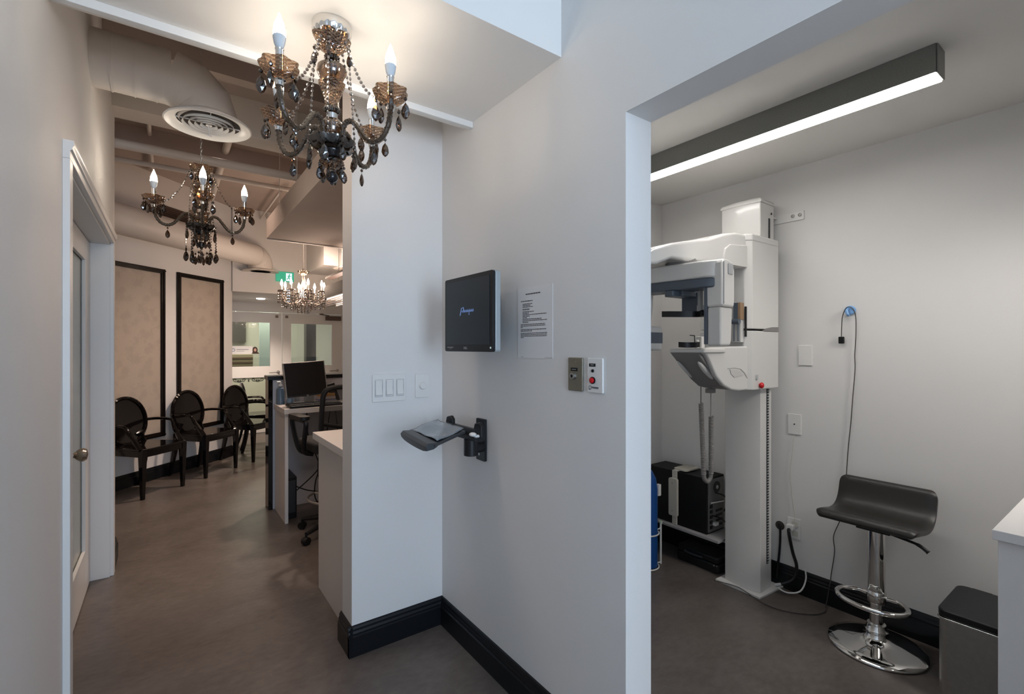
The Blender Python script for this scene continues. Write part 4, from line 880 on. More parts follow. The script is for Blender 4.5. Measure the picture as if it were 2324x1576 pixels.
# paper notice
t = thing('paper_notice', 'printed white sheet taped to the wall right of the wall monitor', 'notice', (XA, 1.42, 1.357))
a = MB(); a.box((XA-0.0016, 1.315, 1.357), (XA-0.0004, 1.527, 1.632)); a.build('sheet', M_paper, t, smooth=0)
a = MB(); rnd = random.Random(11)
def line(y0, y1, z, h=0.0028):
    y = y0
    while y > y1:
        wd = rnd.uniform(0.006, 0.018); e_ = max(y-wd, y1); a.box((XA-0.0022, e_, z), (XA-0.0016, y, z+h)); y = e_-0.0022
line(1.475, 1.385, 1.603, 0.0042); a.build('title_line', M_ink, t, smooth=0); a = MB(); line(1.505, 1.432, 1.577, 0.0032)
zs = 1.566
for ln in (1.435, 1.445, 1.430): line(1.495, ln, zs); zs -= 0.0058
zs -= 0.004; line(1.495, 1.450, zs, 0.0036); zs -= 0.009
for ln in (1.425, 1.455, 1.350, 1.450, 1.468, 1.378, 1.346, 1.458): line(1.495, ln, zs); zs -= 0.0058
zs -= 0.003
for ln in (1.358, 1.356, 1.495): line(1.507, ln, zs); zs -= 0.0056
zs -= 0.003
for ln in (1.352, 1.435): line(1.507, ln, zs); zs -= 0.0056
zs -= 0.003
for ln in (1.346, 1.346, 1.348, 1.488): line(1.507, ln, zs); zs -= 0.0056
a.build('printed_lines', M_ink, t, smooth=0)
a = MB(); a.box((XA-0.0022, 1.315, 1.359), (XA-0.0016, 1.36, 1.361)); a.box((XA-0.0022, 1.490, 1.360), (XA-0.0016, 1.505, 1.362)); a.build('footer_lines', M_lgrey, t, smooth=0)

# exposure switch plates
def vplate(name, lab, y0, y1, z0, z1, m, cat='switch'):
    t = thing(name, lab, cat, (XA, (y0+y1)/2, z0)); a = MB(); a.prism(rrect(y1-y0, z1-z0, 0.004, cx=(y0+y1)/2, cy=(z0+z1)/2), 'x', XA-0.007, XA); a.build('cover_plate', m, t, bevel=0.003, seg=3); return t
Mx = Matrix.Rotation(R(-90), 4, 'Y')
t = vplate('key_switch', 'brushed metal key switch plate with black label, left of the red button', 1.157, 1.228, 1.250, 1.364, M_steelp)
MB().box((XA-0.0082, 1.180, 1.318), (XA-0.007, 1.212, 1.329)).build('black_label', M_black, t, smooth=0)
MB().box((XA-0.0088, 1.186, 1.3225), (XA-0.0082, 1.206, 1.3245)).build('label_print', M_lgrey, t, smooth=0)
MB().lathe([(0.012, 0), (0.011, 0.010), (0.006, 0.011), (0.006, 0.004), (0, 0.004)], n=20, M=Matrix.Translation((XA-0.007, 1.198, 1.301)) @ Mx).build('key_lock', M_steel, t)
MB().lathe([(0.0062, 0.004), (0.0062, 0.0105), (0, 0.0105)], n=14, M=Matrix.Translation((XA-0.007, 1.198, 1.301)) @ Mx).build('key_slot', M_black, t)
a = MB()
for z in (1.349, 1.265): a.lathe([(0.0028, 0), (0.0026, 0.0012), (0, 0.0014)], n=10, M=Matrix.Translation((XA-0.007, 1.193, z)) @ Mx)
a.build('screw', M_steelp, t)
t = vplate('exposure_switch', 'white switch plate with red push button near the opening edge', 1.065, 1.135, 1.250, 1.364, M_white)
MB().box((XA-0.0082, 1.096, 1.336), (XA-0.007, 1.124, 1.346)).build('black_label', M_black, t, smooth=0)
MB().box((XA-0.0088, 1.103, 1.340), (XA-0.0082, 1.117, 1.3425)).build('label_print', M_lgrey, t, smooth=0)
MB().lathe([(0.0055, 0), (0.005, 0.003), (0, 0.003)], n=14, M=Matrix.Translation((XA-0.007, 1.108, 1.322)) @ Mx).build('indicator', M_black, t)
MB().lathe([(0.0115, 0), (0.0115, 0.004), (0.0095, 0.004), (0.0, 0.004)], n=24, M=Matrix.Translation((XA-0.007, 1.108, 1.291)) @ Mx).build('button_ring', M_black, t)
MB().lathe([(0.0088, 0.003), (0.0088, 0.009), (0.006, 0.011), (0, 0.0112)], n=24, M=Matrix.Translation((XA-0.007, 1.108, 1.291)) @ Mx).build('push_button', M_red, t)
a = MB(); a.box((XA-0.0078, 1.083, 1.2655), (XA-0.007, 1.113, 1.2700)); a.box((XA-0.0078, 1.083, 1.2640), (XA-0.007, 1.104, 1.2648)); a.build('plate_lettering', mat('print_grey', (0.12, 0.12, 0.14), 0.6), t, smooth=0)
a = MB(); a.tube([(XA-0.0078, 1.120+dy, 1.264+dz) for dy, dz in ((0.005, 0.008), (0.005, 0.002), (0.003, -0.005), (0.001, -0.001), (-0.001, -0.001), (-0.003, -0.005), (-0.005, 0.002), (-0.005, 0.008), (-0.002, 0.009), (0, 0.0075), (0.002, 0.009))], 0.0007, 5, closed=True); a.build('tooth_mark', mat('print_grey', (0.12, 0.12, 0.14), 0.6), t)

# ------------------------------------------------------------------ x-ray room
t = thing('linear_light', 'long square grey ceiling light with glowing underside in the x-ray room', 'light', (2.152, 1.25, 2.33))
a = MB(); a.box((2.107, 0.467, 2.332), (2.197, 1.80, ZC)); a.build('light_housing', M_lamp, t, smooth=0)
MB().box((2.110, 0.462, 2.330), (2.194, 0.467, ZC)).build('end_cap', M_lamp, t, bevel=0.002)
MB().box((2.111, 0.470, 2.328), (2.193, 1.796, 2.333)).build('diffuser', M_tube, t, smooth=0)

# panoramic x-ray machine
t = thing('dental_xray_machine', 'white panoramic dental x-ray machine on a tall floor column', 'x-ray machine', (2.77, 1.46, 0))
a = MB(); a.prism([(2.66, 1.335), (2.90, 1.32), (2.90, 1.60), (2.66, 1.60)], 'z', 0.0, 0.012); a.build('floor_plate', M_mach, t, bevel=0.002)
colp = [(2.705, 1.355), (2.835, 1.358), (2.835, 1.566), (2.705, 1.566), (2.695, 1.52), (2.692, 1.46), (2.695, 1.40)]
a = MB(); a.prism(colp, 'z', 0.012, 2.16); a.build('column', M_mach, t, bevel=0.003)
a = MB(); colt = [(2.685, 1.345), (2.85, 1.350), (2.85, 1.576), (2.685, 1.576), (2.675, 1.52), (2.672, 1.46), (2.675, 1.40)]
a.prism(colt, 'z', 1.98, 2.215); a.build('column_top', M_mach, t, bevel=0.006)
a = MB(); a.loft([[a.v((2.76+(x-2.76)*k, 1.46+(y-1.46)*k, z)) for x, y in colt] for z, k in ((2.213, 1.03), (2.222, 1.04), (2.236, 0.97), (2.245, 0.75))]); a.build('column_cap', M_mach, t, smooth=60)
a = MB(); a.box((2.775, 1.3535, 0.16), (2.797, 1.357, 1.18)); a.box((2.78, 1.3455, 2.0), (2.795, 1.3495, 2.135)); a.build('track_slot', M_black, t, smooth=0)
a = MB()
for k in range(64): a.box((2.778, 1.3525, 0.165+k*0.0158), (2.794, 1.3538, 0.172+k*0.0158))
a.build('track_teeth', M_lgrey, t, smooth=0)
a = MB(); a.lathe([(0.006, 0), (0.006, 0.002), (0, 0.002)], n=12, M=Matrix.Translation((2.81, 1.346, 2.165)) @ Matrix.Rotation(R(90), 4, 'X')); a.build('fixing_hole', M_black, t)
a = MB(); a.box((2.80, 1.36, 2.15), (2.905, 1.41, 2.158)); a.build('wall_tie', M_mach, t)
# carriage
hp = [(2.485, 1.33), (2.515, 1.302), (2.80, 1.302), (2.826, 1.325), (2.826, 1.352), (2.70, 1.352), (2.665, 1.41), (2.665, 1.58), (2.70, 1.62), (2.53, 1.62), (2.485, 1.58)]
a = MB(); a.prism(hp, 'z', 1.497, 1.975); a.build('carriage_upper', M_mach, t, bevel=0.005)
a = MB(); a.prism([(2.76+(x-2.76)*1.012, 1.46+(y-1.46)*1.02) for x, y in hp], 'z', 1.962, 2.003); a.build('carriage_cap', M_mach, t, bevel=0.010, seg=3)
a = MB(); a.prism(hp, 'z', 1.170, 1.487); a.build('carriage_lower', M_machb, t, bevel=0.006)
a = MB(); a.prism([(2.63, 1.487), (2.66, 1.502), (2.72, 1.510), (2.795, 1.512), (2.795, 1.487)], 'y', 1.2995, 1.31); a.build('seam_recess', M_machd, t, smooth=0)
a = MB(); a.prism(rrect(0.018, 0.030, 0.006, cx=2.556, cy=1.238), 'y', 1.296, 1.303); a.build('rocker_switch', M_lgrey, t, bevel=0.001)
a = MB(); a.sphere((2.592, 1.292, 1.193), 0.0165, 16, (1, 0.7, 1)); a.cyl((2.592, 1.304, 1.193), (2.592, 1.296, 1.193), 0.011); a.build('emergency_button', M_red, t)
# upper fixed arm
ap = [(2.50, 2.000), (2.40, 1.998), (2.28, 1.975), (2.15, 1.935), (2.0, 1.905), (1.86, 1.875), (1.72, 1.835), (1.63, 1.79), (1.60, 1.765), (1.63, 1.750), (1.75, 1.765), (1.85, 1.80), (2.0, 1.805), (2.30, 1.812), (2.50, 1.818)]
a = MB(); a.prism(ap, 'y', 1.325, 1.575); a.build('upper_arm', M_mach, t, bevel=0.016, seg=4)
a = MB(); a.prism([(2.495, 1.822), (2.27, 1.818), (2.27, 1.86), (2.285, 1.90), (2.33, 1.925), (2.495, 1.94)], 'y', 1.318, 1.33); a.build('arm_cheek', M_mach, t, bevel=0.004)
# rotating head carried below the arm, parked roughly along the wall
RC = Vector((2.008, 1.40, 0)); RM = Matrix.Translation(RC) @ Matrix.Rotation(R(6), 4, 'Z')
a = MB(); a.cyl((2.03, 1.40, 1.785), (2.03, 1.40, 1.83), 0.075, n=28); a.build('rotation_hub', M_machd, t)
a = MB(); a.X = RM; pts = [(-0.075, -0.13), (-0.072, -0.165), (-0.060, -0.195), (-0.040, -0.216), (-0.012, -0.226), (0.02, -0.226), (0.045, -0.215), (0.060, -0.19), (0.066, -0.15), (0.075, 0.26), (0.05, 0.34), (-0.04, 0.34), (-0.075, 0.29)]
a.prism(pts, 'z', 1.712, 1.790); a.build('rotor_beam', M_mach, t, bevel=0.012, seg=4)
a = MB(); a.X = RM; a.prism([(x*0.98, y*0.985) for x, y in pts], 'z', 1.668, 1.712); a.build('rotor_band', M_slate, t, bevel=0.008, seg=3)
# near (sensor) head
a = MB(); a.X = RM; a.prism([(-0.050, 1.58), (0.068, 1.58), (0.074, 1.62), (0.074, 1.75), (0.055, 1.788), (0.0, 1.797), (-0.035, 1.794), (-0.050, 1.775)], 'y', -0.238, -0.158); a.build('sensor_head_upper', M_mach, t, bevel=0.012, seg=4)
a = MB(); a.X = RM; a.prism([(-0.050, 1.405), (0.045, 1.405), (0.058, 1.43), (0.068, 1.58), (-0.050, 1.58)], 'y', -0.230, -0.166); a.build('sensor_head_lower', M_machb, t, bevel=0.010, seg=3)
a = MB(); a.X = RM; a.box((-0.052, -0.168, 1.412), (0.045, -0.152, 1.69)); a.build('sensor_face', M_slate, t, bevel=0.002)
a = MB(); a.X = RM; a.prism(rrect(0.050, 0.048, 0.006, cx=0.024, cy=1.752), 'y', -0.2415, -0.237); a.build('grey_window', M_lgrey, t, bevel=0.001)
a = MB(); a.X = RM; a.box((-0.043, -0.2405, 1.592), (-0.040, -0.237, 1.780)); a.build('shell_seam', M_lgrey, t, smooth=0)
# far (tube) head
a = MB(); a.X = RM; a.prism([(-0.07, 0.13), (0.075, 0.13), (0.075, 0.31), (-0.07, 0.31)], 'z', 1.382, 1.505); a.build('tube_head_lower', M_mach, t, bevel=0.012, seg=3)
a = MB(); a.X = RM; a.box((-0.071, 0.129, 1.418), (0.076, 0.311, 1.475)); a.build('tube_head_band', M_slate, t, bevel=0.003)
a = MB(); a.X = RM; a.prism([(-0.06, 1.50), (0.03, 1.50), (0.055, 1.60), (0.06, 1.70), (-0.06, 1.70)], 'y', 0.17, 0.30); a.build('tube_head_upper', M_mach, t, bevel=0.010, seg=3)
# head support hanging from the hub
a = MB(); a.box((1.98, 1.36, 1.645), (2.13, 1.46, 1.672)); a.prism(rrect(0.14, 0.05, 0.01, cx=2.00, cy=1.40), 'z', 1.640, 1.668); a.build('support_bracket', M_slate, t, bevel=0.004)
a = MB(); a.cyl((2.075, 1.325, 1.67), (2.075, 1.325, 1.575), 0.013, n=16); a.cyl((2.075, 1.325, 1.60), (2.075, 1.325, 1.57), 0.017, n=16); a.build('support_rod', M_lgrey, t)
a = MB(); a.box((2.09, 1.35, 1.565), (2.115, 1.44, 1.668)); a.build('support_block', M_slate, t, bevel=0.004)
a = MB(); ribbon(a, spline([(2.075, 1.310, 1.558), (2.04, 1.32, 1.556), (1.995, 1.36, 1.556), (1.965, 1.41, 1.558), (1.955, 1.455, 1.560)]), 0.028, 0.008); a.sphere((2.075, 1.317, 1.563), 0.021, 12, (1, 1, 0.8)); a.build('temple_support', M_plast, t, smooth=50)
# chin shelf arm
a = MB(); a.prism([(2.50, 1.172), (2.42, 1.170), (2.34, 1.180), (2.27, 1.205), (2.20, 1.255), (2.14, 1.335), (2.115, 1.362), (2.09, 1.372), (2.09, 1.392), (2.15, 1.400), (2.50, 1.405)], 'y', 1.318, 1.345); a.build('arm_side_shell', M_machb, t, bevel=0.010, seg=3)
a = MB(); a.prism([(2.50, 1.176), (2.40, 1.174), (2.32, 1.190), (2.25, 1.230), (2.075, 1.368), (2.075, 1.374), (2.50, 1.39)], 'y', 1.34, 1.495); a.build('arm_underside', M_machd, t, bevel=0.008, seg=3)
a = MB(); a.prism(rrect(0.22, 0.19, 0.02, cx=2.165, cy=1.40), 'z', 1.372, 1.392); a.build('chin_shelf', M_machb, t, bevel=0.005)
for yy, rs in ((1.362, 0.75), (1.480, 0.45)):
    a = MB(); nrm = Vector((-0.57, 0, -0.82)).normalized(); tg = Vector((0.82, 0, -0.57)).normalized(); c_ = Vector((2.175, yy, 1.283))
    P = [c_ + tg*(u-0.5)*0.15 for u in (0, 0.12, 0.3, 0.5, 0.7, 0.88, 1)]; a.tube(P, [q_*rs for q_ in (0.006, 0.014, 0.017, 0.018, 0.017, 0.014, 0.006)], 10); a.build('hand_grip', M_machb, t)
a = MB(); a.tube([(2.30, 1.3165, 1.292), (2.36, 1.3165, 1.294), (2.42, 1.3165, 1.286), (2.46, 1.3165, 1.265), (2.49, 1.3165, 1.235)], 0.0022, 6); a.prism([(2.32, 1.285), (2.38, 1.283), (2.42, 1.272), (2.445, 1.252), (2.36, 1.245), (2.33, 1.262)], 'y', 1.315, 1.319); a.build('control_panel', M_lgrey if False else mat('panel_line', (0.5, 0.49, 0.48), 0.4), t)
a = MB(); a.box((2.115, 1.345, 1.392), (2.145, 1.38, 1.452)); a.cyl((2.105, 1.365, 1.392), (2.105, 1.365, 1.435), 0.011, n=12); a.build('bite_post', M_mach, t, bevel=0.005)
a = MB(); ribbon(a, spline([(2.095, 1.345, 1.412), (2.065, 1.352, 1.410), (2.03, 1.38, 1.410), (2.025, 1.41, 1.412)]), 0.026, 0.008); a.build('chin_support', M_plast, t)
a = MB(); a.cyl((2.08, 1.36, 1.40), (2.08, 1.36, 1.455), 0.0025, n=6); a.cyl((2.08, 1.36, 1.455), (2.055, 1.37, 1.457), 0.002, n=6); a.build('bite_stick', M_plast, t)
# accessory holder and slot on the carriage front
a = MB(); a.prism([(1.385, 1.425), (1.334, 1.425), (1.334, 1.60), (1.385, 1.575)], 'x', 2.455, 2.486); a.build('accessory_holder', M_machb, t, bevel=0.003)
a = MB(); a.box((2.445, 1.345, 1.545), (2.482, 1.370, 1.635)); a.build('accessory_block', M_slate, t, bevel=0.002)
a = MB(); a.box((2.445, 1.330, 1.545), (2.482, 1.3445, 1.635)); a.build('accessory_tan_strip', M_orange, t, bevel=0.001)
a = MB(); a.cyl((2.44, 1.370, 1.535), (2.44, 1.332, 1.535), 0.014, n=14); a.cyl((2.44, 1.362, 1.535), (2.44, 1.362, 1.43), 0.003, n=6); a.cyl((2.44, 1.340, 1.535), (2.44, 1.340, 1.43), 0.003, n=6); a.build('accessory_clip', M_slate, t)
MB().box((2.480, 1.320, 1.455), (2.492, 1.3265, 1.615)).build('card_slot', M_black, t, smooth=0)
# hanging coiled cords
def coil(p0, p1, r, turns, rw, n=None):
    p0 = Vector(p0); p1 = Vector(p1); ax = (p1-p0).normalized(); u = ax.cross(Vector((0, 1, 0))).normalized(); w_ = ax.cross(u); N = turns*7
    return [p0.lerp(p1, i/N) + u*math.cos(i*2*PI/7)*r + w_*math.sin(i*2*PI/7)*r for i in range(N+1)]
hx, hy = 2.33, 1.44
a = MB(); a.cyl((hx-0.025, hy+0.03, 1.19), (hx-0.025, hy+0.03, 1.10), 0.003, n=6); a.tube(coil((hx-0.025, hy+0.03, 1.10), (hx-0.022, hy+0.015, 0.72), 0.010, 48, 0.003), 0.0040, 5)
a.tube(coil((hx+0.022, hy+0.0, 1.03), (hx+0.022, hy+0.0, 0.72), 0.010, 40, 0.003), 0.0040, 5); a.cyl((hx+0.02, hy, 1.19), (hx+0.02, hy, 1.03), 0.0025, n=6)
a.tube(spline([(hx-0.022, hy+0.015, 0.725), (hx-0.019, hy+0.013, 0.70), (hx, hy+0.008, 0.683), (hx+0.019, hy+0.002, 0.70), (hx+0.022, hy, 0.725)]), 0.011, 8); a.box((hx+0.0, hy-0.015, 1.155), (hx+0.04, hy+0.02, 1.178)); a.build('coiled_cord', mat('cord_grey', (0.20, 0.19, 0.18), 0.5), t, smooth=50)

# wall plate holding the column at the top
t = thing('wall_bracket', 'flat white steel strip with two bolts beside the column top', 'bracket', (XR, 1.31, 2.13))
MB().box((XR-0.008, 1.214, 2.122), (XR, 1.41, 2.172)).build('bracket_strip', M_white, t, bevel=0.001)
for y in (1.235, 1.272): MB().lathe([(0.009, 0), (0.009, 0.005), (0.004, 0.008), (0, 0.008)], n=10, M=Matrix.Translation((XR-0.008, y, 2.150)) @ Mx).build('bolt', M_steel, t)

# sockets on the back wall
def wplate(name, lab, cat, yc, zc_, w_, h):
    t = thing(name, lab, cat, (XR, yc, zc_-h/2)); a = MB(); a.prism(rrect(w_, h, 0.004, cx=yc, cy=zc_), 'x', XR-0.006, XR); a.build('cover_plate', M_white, t, bevel=0.0025); return t
t = wplate('blank_plate', 'blank white cover plate on the wall right of the machine carriage', 'plate', 1.208, 1.353, 0.072, 0.115)
t = wplate('phone_socket', 'white plate with tiny socket and thin cord hanging below it', 'socket', 1.265, 0.958, 0.072, 0.117)
MB().lathe([(0.004, 0), (0.004, 0.002), (0, 0.002)], n=10, M=Matrix.Translation((XR-0.006, 1.265, 0.958)) @ Mx).build('socket_hole', M_black, t)
t = wplate('power_outlet', 'white power outlet plate low on the wall with a white plug', 'socket', 1.268, 0.359, 0.074, 0.118)
a = MB(); a.prism(rrect(0.034, 0.03, 0.008, cx=1.262, cy=0.385), 'x', XR-0.009, XR-0.006); a.prism(rrect(0.034, 0.03, 0.008, cx=1.262, cy=0.332), 'x', XR-0.009, XR-0.006); a.build('socket_face', M_ivory, t)
a = MB(); a.prism(rrect(0.038, 0.032, 0.006, cx=1.278, cy=0.368), 'x', XR-0.042, XR-0.009); tag(a.build('white_plug', M_white, bevel=0.003), 'white plug pushed into the low power outlet', 'plug')
a = MB(); P = [(XR-0.008, 1.265, 0.90), (XR-0.010, 1.272, 0.80), (XR-0.010, 1.285, 0.68), (XR-0.010, 1.275, 0.56), (XR-0.010, 1.262, 0.45), (XR-0.012, 1.262, 0.40)]; a.tube(spline(P), 0.002, 6); tag(a.build('thin_cable', M_ivory), 'thin ivory cord from the upper socket down to the low outlet', 'cord')
t = thing('cable_hole', 'round hole in the wall with a black cable coming out beside the outlet', 'cable', (XR, 1.347, 0.14))
MB().lathe([(0.026, 0), (0.024, 0.002), (0, 0.002)], n=20, M=Matrix.Translation((XR, 1.347, 0.352)) @ Mx).build('hole', mat('hole_dark', (0.05, 0.042, 0.035), 0.8), t)
a = MB(); a.tube(spline([(XR-0.002, 1.347, 0.362), (XR-0.016, 1.338, 0.355), (XR-0.022, 1.336, 0.27), (XR-0.022, 1.342, 0.18), (XR-0.03, 1.352, 0.05)]), 0.006, 8); a.build('black_cable', M_plast, t)
a = MB(); a.tube(spline([(XR-0.044, 1.278, 0.362), (XR-0.06, 1.27, 0.34), (XR-0.05, 1.255, 0.24), (XR-0.04, 1.238, 0.16), (XR-0.06, 1.25, 0.09), (XR-0.10, 1.295, 0.055)]), 0.0085, 8); tag(a.build('power_cable', M_plast), 'thick black power cable looping from the white plug to the machine base', 'cable')
a = MB(); a.cyl((XR-0.10, 1.295, 0.055), (XR-0.115, 1.32, 0.045), 0.010, n=12); tag(a.build('cable_connector', M_lgrey), 'grey connector at the end of the thick power cable', 'connector')
a = MB(); a.tube(spline([(XR-0.025, 1.20, 0.16), (XR-0.03, 1.195, 0.10), (XR-0.05, 1.215, 0.035), (XR-0.09, 1.265, 0.018), (XR-0.11, 1.31, 0.035)]), 0.0042, 8); tag(a.build('white_cable', M_white), 'white cable looping over the black skirting beside the machine base', 'cable')

# intraoral sensor on its hook
t = thing('wall_hook', 'light blue round cable hook on the x-ray room wall', 'hook', (XR, 0.99, 1.57))
a = MB(); a.prism([(0.99+0.026*math.cos(s), 1.593+0.024*math.sin(s)) for s in [2*PI*i/22 for i in range(22)]], 'x', XR-0.012, XR); a.build('hook_disc', M_blueh, t, bevel=0.004)
a = MB(); a.tube([(XR-0.01, 1.0, 1.60), (XR-0.03, 0.998, 1.59), (XR-0.03, 0.994, 1.572), (XR-0.02, 0.992, 1.566)], 0.007, 8); a.build('hook_peg', M_blueh, t)
a = MB(); a.box((XR-0.022, 1.013, 1.418), (XR-0.010, 1.040, 1.455)); tag(a.build('sensor_block', M_plast, bevel=0.004), 'small black sensor hanging on a cord from the blue hook', 'sensor')
P = [(XR-0.015, 1.027, 1.455), (XR-0.015, 1.026, 1.50), (XR-0.018, 1.020, 1.565), (XR-0.022, 1.000, 1.607), (XR-0.022, 0.975, 1.602), (XR-0.016, 0.962, 1.56), (XR-0.012, 0.962, 1.46), (XR-0.012, 0.967, 1.36), (XR-0.012, 0.966, 1.28), (XR-0.012, 0.975, 1.15), (XR-0.012, 0.985, 1.0), (XR-0.012, 0.997, 0.86), (XR-0.012, 1.005, 0.72), (XR-0.012, 1.012, 0.55), (XR-0.012, 1.040, 0.46), (XR-0.012, 1.065, 0.38), (XR-0.012, 1.060, 0.30), (XR-0.012, 1.075, 0.18), (XR-0.024, 1.078, 0.12), (XR-0.04, 1.09, 0.01), (2.80, 1.07, 0.006), (2.72, 1.10, 0.005), (2.64, 1.20, 0.005), (2.63, 1.32, 0.005), (2.66, 1.46, 0.018), (2.645, 1.60, 0.005)]
a = MB(); a.tube(spline(P, 5), 0.0022, 6); tag(a.build('long_cable', mat('cord_dark', (0.05, 0.045, 0.04), 0.5)), 'long thin dark cord from the blue hook down behind the stool and along the floor', 'cord')

# shelf, computer, strap
t = thing('wall_shelf', 'thin grey shelf low on the wall carrying the black computer', 'shelf', (2.79, 1.83, 0.20))
MB().box((2.665, 1.585, 0.222), (XR, 2.172, 0.238)).build('shelf_board', mat('shelf_grey', (0.30, 0.29, 0.29), 0.5), t, bevel=0.002)
for y in (1.70, 2.05): MB().prism([(XR, 0.222), (XR-0.16, 0.222), (XR, 0.15)], 'y', y-0.004, y+0.004).build('shelf_bracket', M_plast, t)
t = thing('computer_tower', 'black computer case on the low shelf left of the x-ray column', 'computer', (2.80, 1.90, 0.238))
a = MB(); a.box((2.70, 1.683, 0.238), (2.893, 2.125, 0.585)); a.build('tower_case', mat('case_black', (0.006, 0.006, 0.006), 0.5, spec=0.25), t, bevel=0.003)
a = MB(); a.box((2.712, 1.676, 0.25), (2.882, 1.684, 0.575)); a.build('rear_panel', mat('rear_metal', (0.22, 0.22, 0.22), 0.4, metal=0.6), t, smooth=0)
a = MB(); a.lathe([(0.036, 0), (0.036, 0.003), (0, 0.003)], n=20, M=Matrix.Translation((2.80, 1.676, 0.52)) @ Matrix.Rotation(R(90), 4, 'X')); a.build('rear_fan', M_plast, t)
a = MB(); a.lathe([(0.012, 0.003), (0.011, 0.006), (0, 0.006)], n=12, M=Matrix.Translation((2.80, 1.676, 0.52)) @ Matrix.Rotation(R(90), 4, 'X')); a.build('fan_hub', M_lgrey, t)
a = MB()
for k in range(5): a.box((2.722, 1.671, 0.27+k*0.032), (2.748, 1.677, 0.29+k*0.032))
a.build('rear_ports', M_black, t, smooth=0)
a = MB()
for k in range(4): a.box((2.79, 1.673, 0.275+k*0.03), (2.86, 1.677, 0.288+k*0.03))
a.build('expansion_slots', M_black, t, smooth=0)
a = MB(); a.box((2.755, 1.655, 0.288), (2.79, 1.677, 0.305)); a.cyl((2.735, 1.674, 0.43), (2.86, 1.66, 0.425), 0.004); a.build('white_connectors', M_white, t)
a = MB(); a.tube(spline([(2.77, 1.67, 0.49), (2.82, 1.64, 0.47), (2.87, 1.645, 0.42), (2.86, 1.66, 0.36)]), 0.004, 6); a.tube(spline([(2.75, 1.67, 0.35), (2.80, 1.645, 0.33), (2.87, 1.65, 0.28)]), 0.004, 6); a.build('rear_cables', M_plast, t)
t = thing('strap_holder', 'ivory plastic bracket strapped over the middle of the black computer case', 'holder', (2.70, 1.90, 0.238))
M_str = mat('ivory_strap', (0.48, 0.46, 0.40), 0.45)
a = MB(); a.box((2.690, 1.890, 0.238), (2.700, 1.925, 0.590)); a.box((2.690, 1.890, 0.585), (2.84, 1.925, 0.592)); a.build('strap', M_str, t, bevel=0.002)
a = MB(); a.prism(rrect(0.066, 0.245, 0.012, cx=1.908, cy=0.42), 'x', 2.672, 2.692); a.build('front_pad', M_str, t, bevel=0.004)
a = MB(); a.prism(rrect(0.15, 0.10, 0.02, cx=2.79, cy=1.885), 'z', 0.590, 0.602); a.build('top_pad', M_str, t, bevel=0.003)
a = MB(); 
for z in (0.33, 0.51): a.lathe([(0.004, 0), (0, 0.001)], n=8, M=Matrix.Translation((2.672, 1.912, z)) @ Mx)
a.build('screw', M_machd, t)
# black box on the floor
t = thing('floor_case', 'low black moulded case lying on the floor under the shelf', 'case', (2.80, 1.77, 0))
a = MB(); a.prism(rrect(0.16, 0.30, 0.025, cx=2.815, cy=1.775), 'z', 0.0, 0.055); a.build('case_base', M_plast, t, bevel=0.008)
a = MB(); a.prism(rrect(0.15, 0.29, 0.025, cx=2.815, cy=1.775), 'z', 0.055, 0.10); a.build('case_lid', M_plast, t, bevel=0.014, seg=3)
a = MB(); a.tube(spline([(2.74, 1.86, 0.07), (2.722, 1.84, 0.075), (2.722, 1.76, 0.075), (2.74, 1.74, 0.07)]), 0.007, 8); a.build('case_handle', M_dplast, t)
a = MB(); a.cyl((2.738, 1.655, 0.05), (2.733, 1.655, 0.05), 0.005, n=8); a.cyl((2.742, 1.64, 0.05), (2.737, 1.64, 0.05), 0.004, n=8); a.build('catch', M_steel, t)
# blue gas cylinder in its stand
t = thing('gas_cylinder', 'blue gas cylinder in a white ring stand, half hidden by the opening edge', 'cylinder', (2.50, 1.955, 0))
bx, by = 2.478, 1.965
MB().lathe([(0.0, 0.01), (0.068, 0.012), (0.070, 0.03), (0.070, 0.50), (0.060, 0.565), (0.040, 0.605), (0.028, 0.62), (0.028, 0.64), (0.0, 0.645)], (bx, by, 0), 28).build('cylinder_body', M_blue, t)
a = MB()
for z in (0.22, 0.008): a.tube([(bx+0.078*math.cos(2*PI*i/26), by+0.078*math.sin(2*PI*i/26), z) for i in range(26)], 0.0045, 6, closed=True)
a.build('stand_rings', M_white, t)
sx, sy = 2.585, 1.935
a = MB(); a.cyl((sx, sy, 0), (sx, sy, 0.262), 0.0065, n=10); a.cyl((bx+0.075, by-0.02, 0.22), (sx, sy, 0.23), 0.004, n=6); a.cyl((bx+0.075, by-0.02, 0.008), (sx, sy, 0.01), 0.004, n=6); a.build('stand_post', M_white, t)
a = MB(); a.cyl((sx, sy, 0.262), (sx, sy, 0.274), 0.011, n=12); a.build('post_cap', M_greentip, t)
a = MB(); a.box((bx+0.03, by-0.072, 0.46), (bx+0.055, by-0.05, 0.53)); a.build('tag', M_white, t, smooth=0)

# stool
SX, SY = 2.680, 0.806
t = thing('bar_stool', 'black leather gas-lift stool with chrome pillar, ring footrest and round base', 'stool', (SX, SY, 0))
MB().lathe([(0.0, 0.0), (0.188, 0.0), (0.192, 0.006), (0.188, 0.012), (0.15, 0.022), (0.09, 0.036), (0.055, 0.048), (0.042, 0.062), (0.040, 0.075), (0.0, 0.076)], (SX, SY, 0), 72).build('base_plate', M_chrome, t, smooth=70)
MB().lathe([(0.0, 0.074), (0.044, 0.074), (0.046, 0.085), (0.040, 0.092), (0.036, 0.112), (0.0, 0.112)], (SX, SY, 0), 40, rf=lambda t_, k: 1+(0.02 if k in (1, 2) else 0)*math.cos(24*t_)).build('base_collar', M_chrome, t)
MB().lathe([(0.0, 0.11), (0.027, 0.11), (0.027, 0.235), (0.0335, 0.238), (0.0335, 0.55), (0.0, 0.55)], (SX, SY, 0), 40).build('pillar', M_chrome, t)
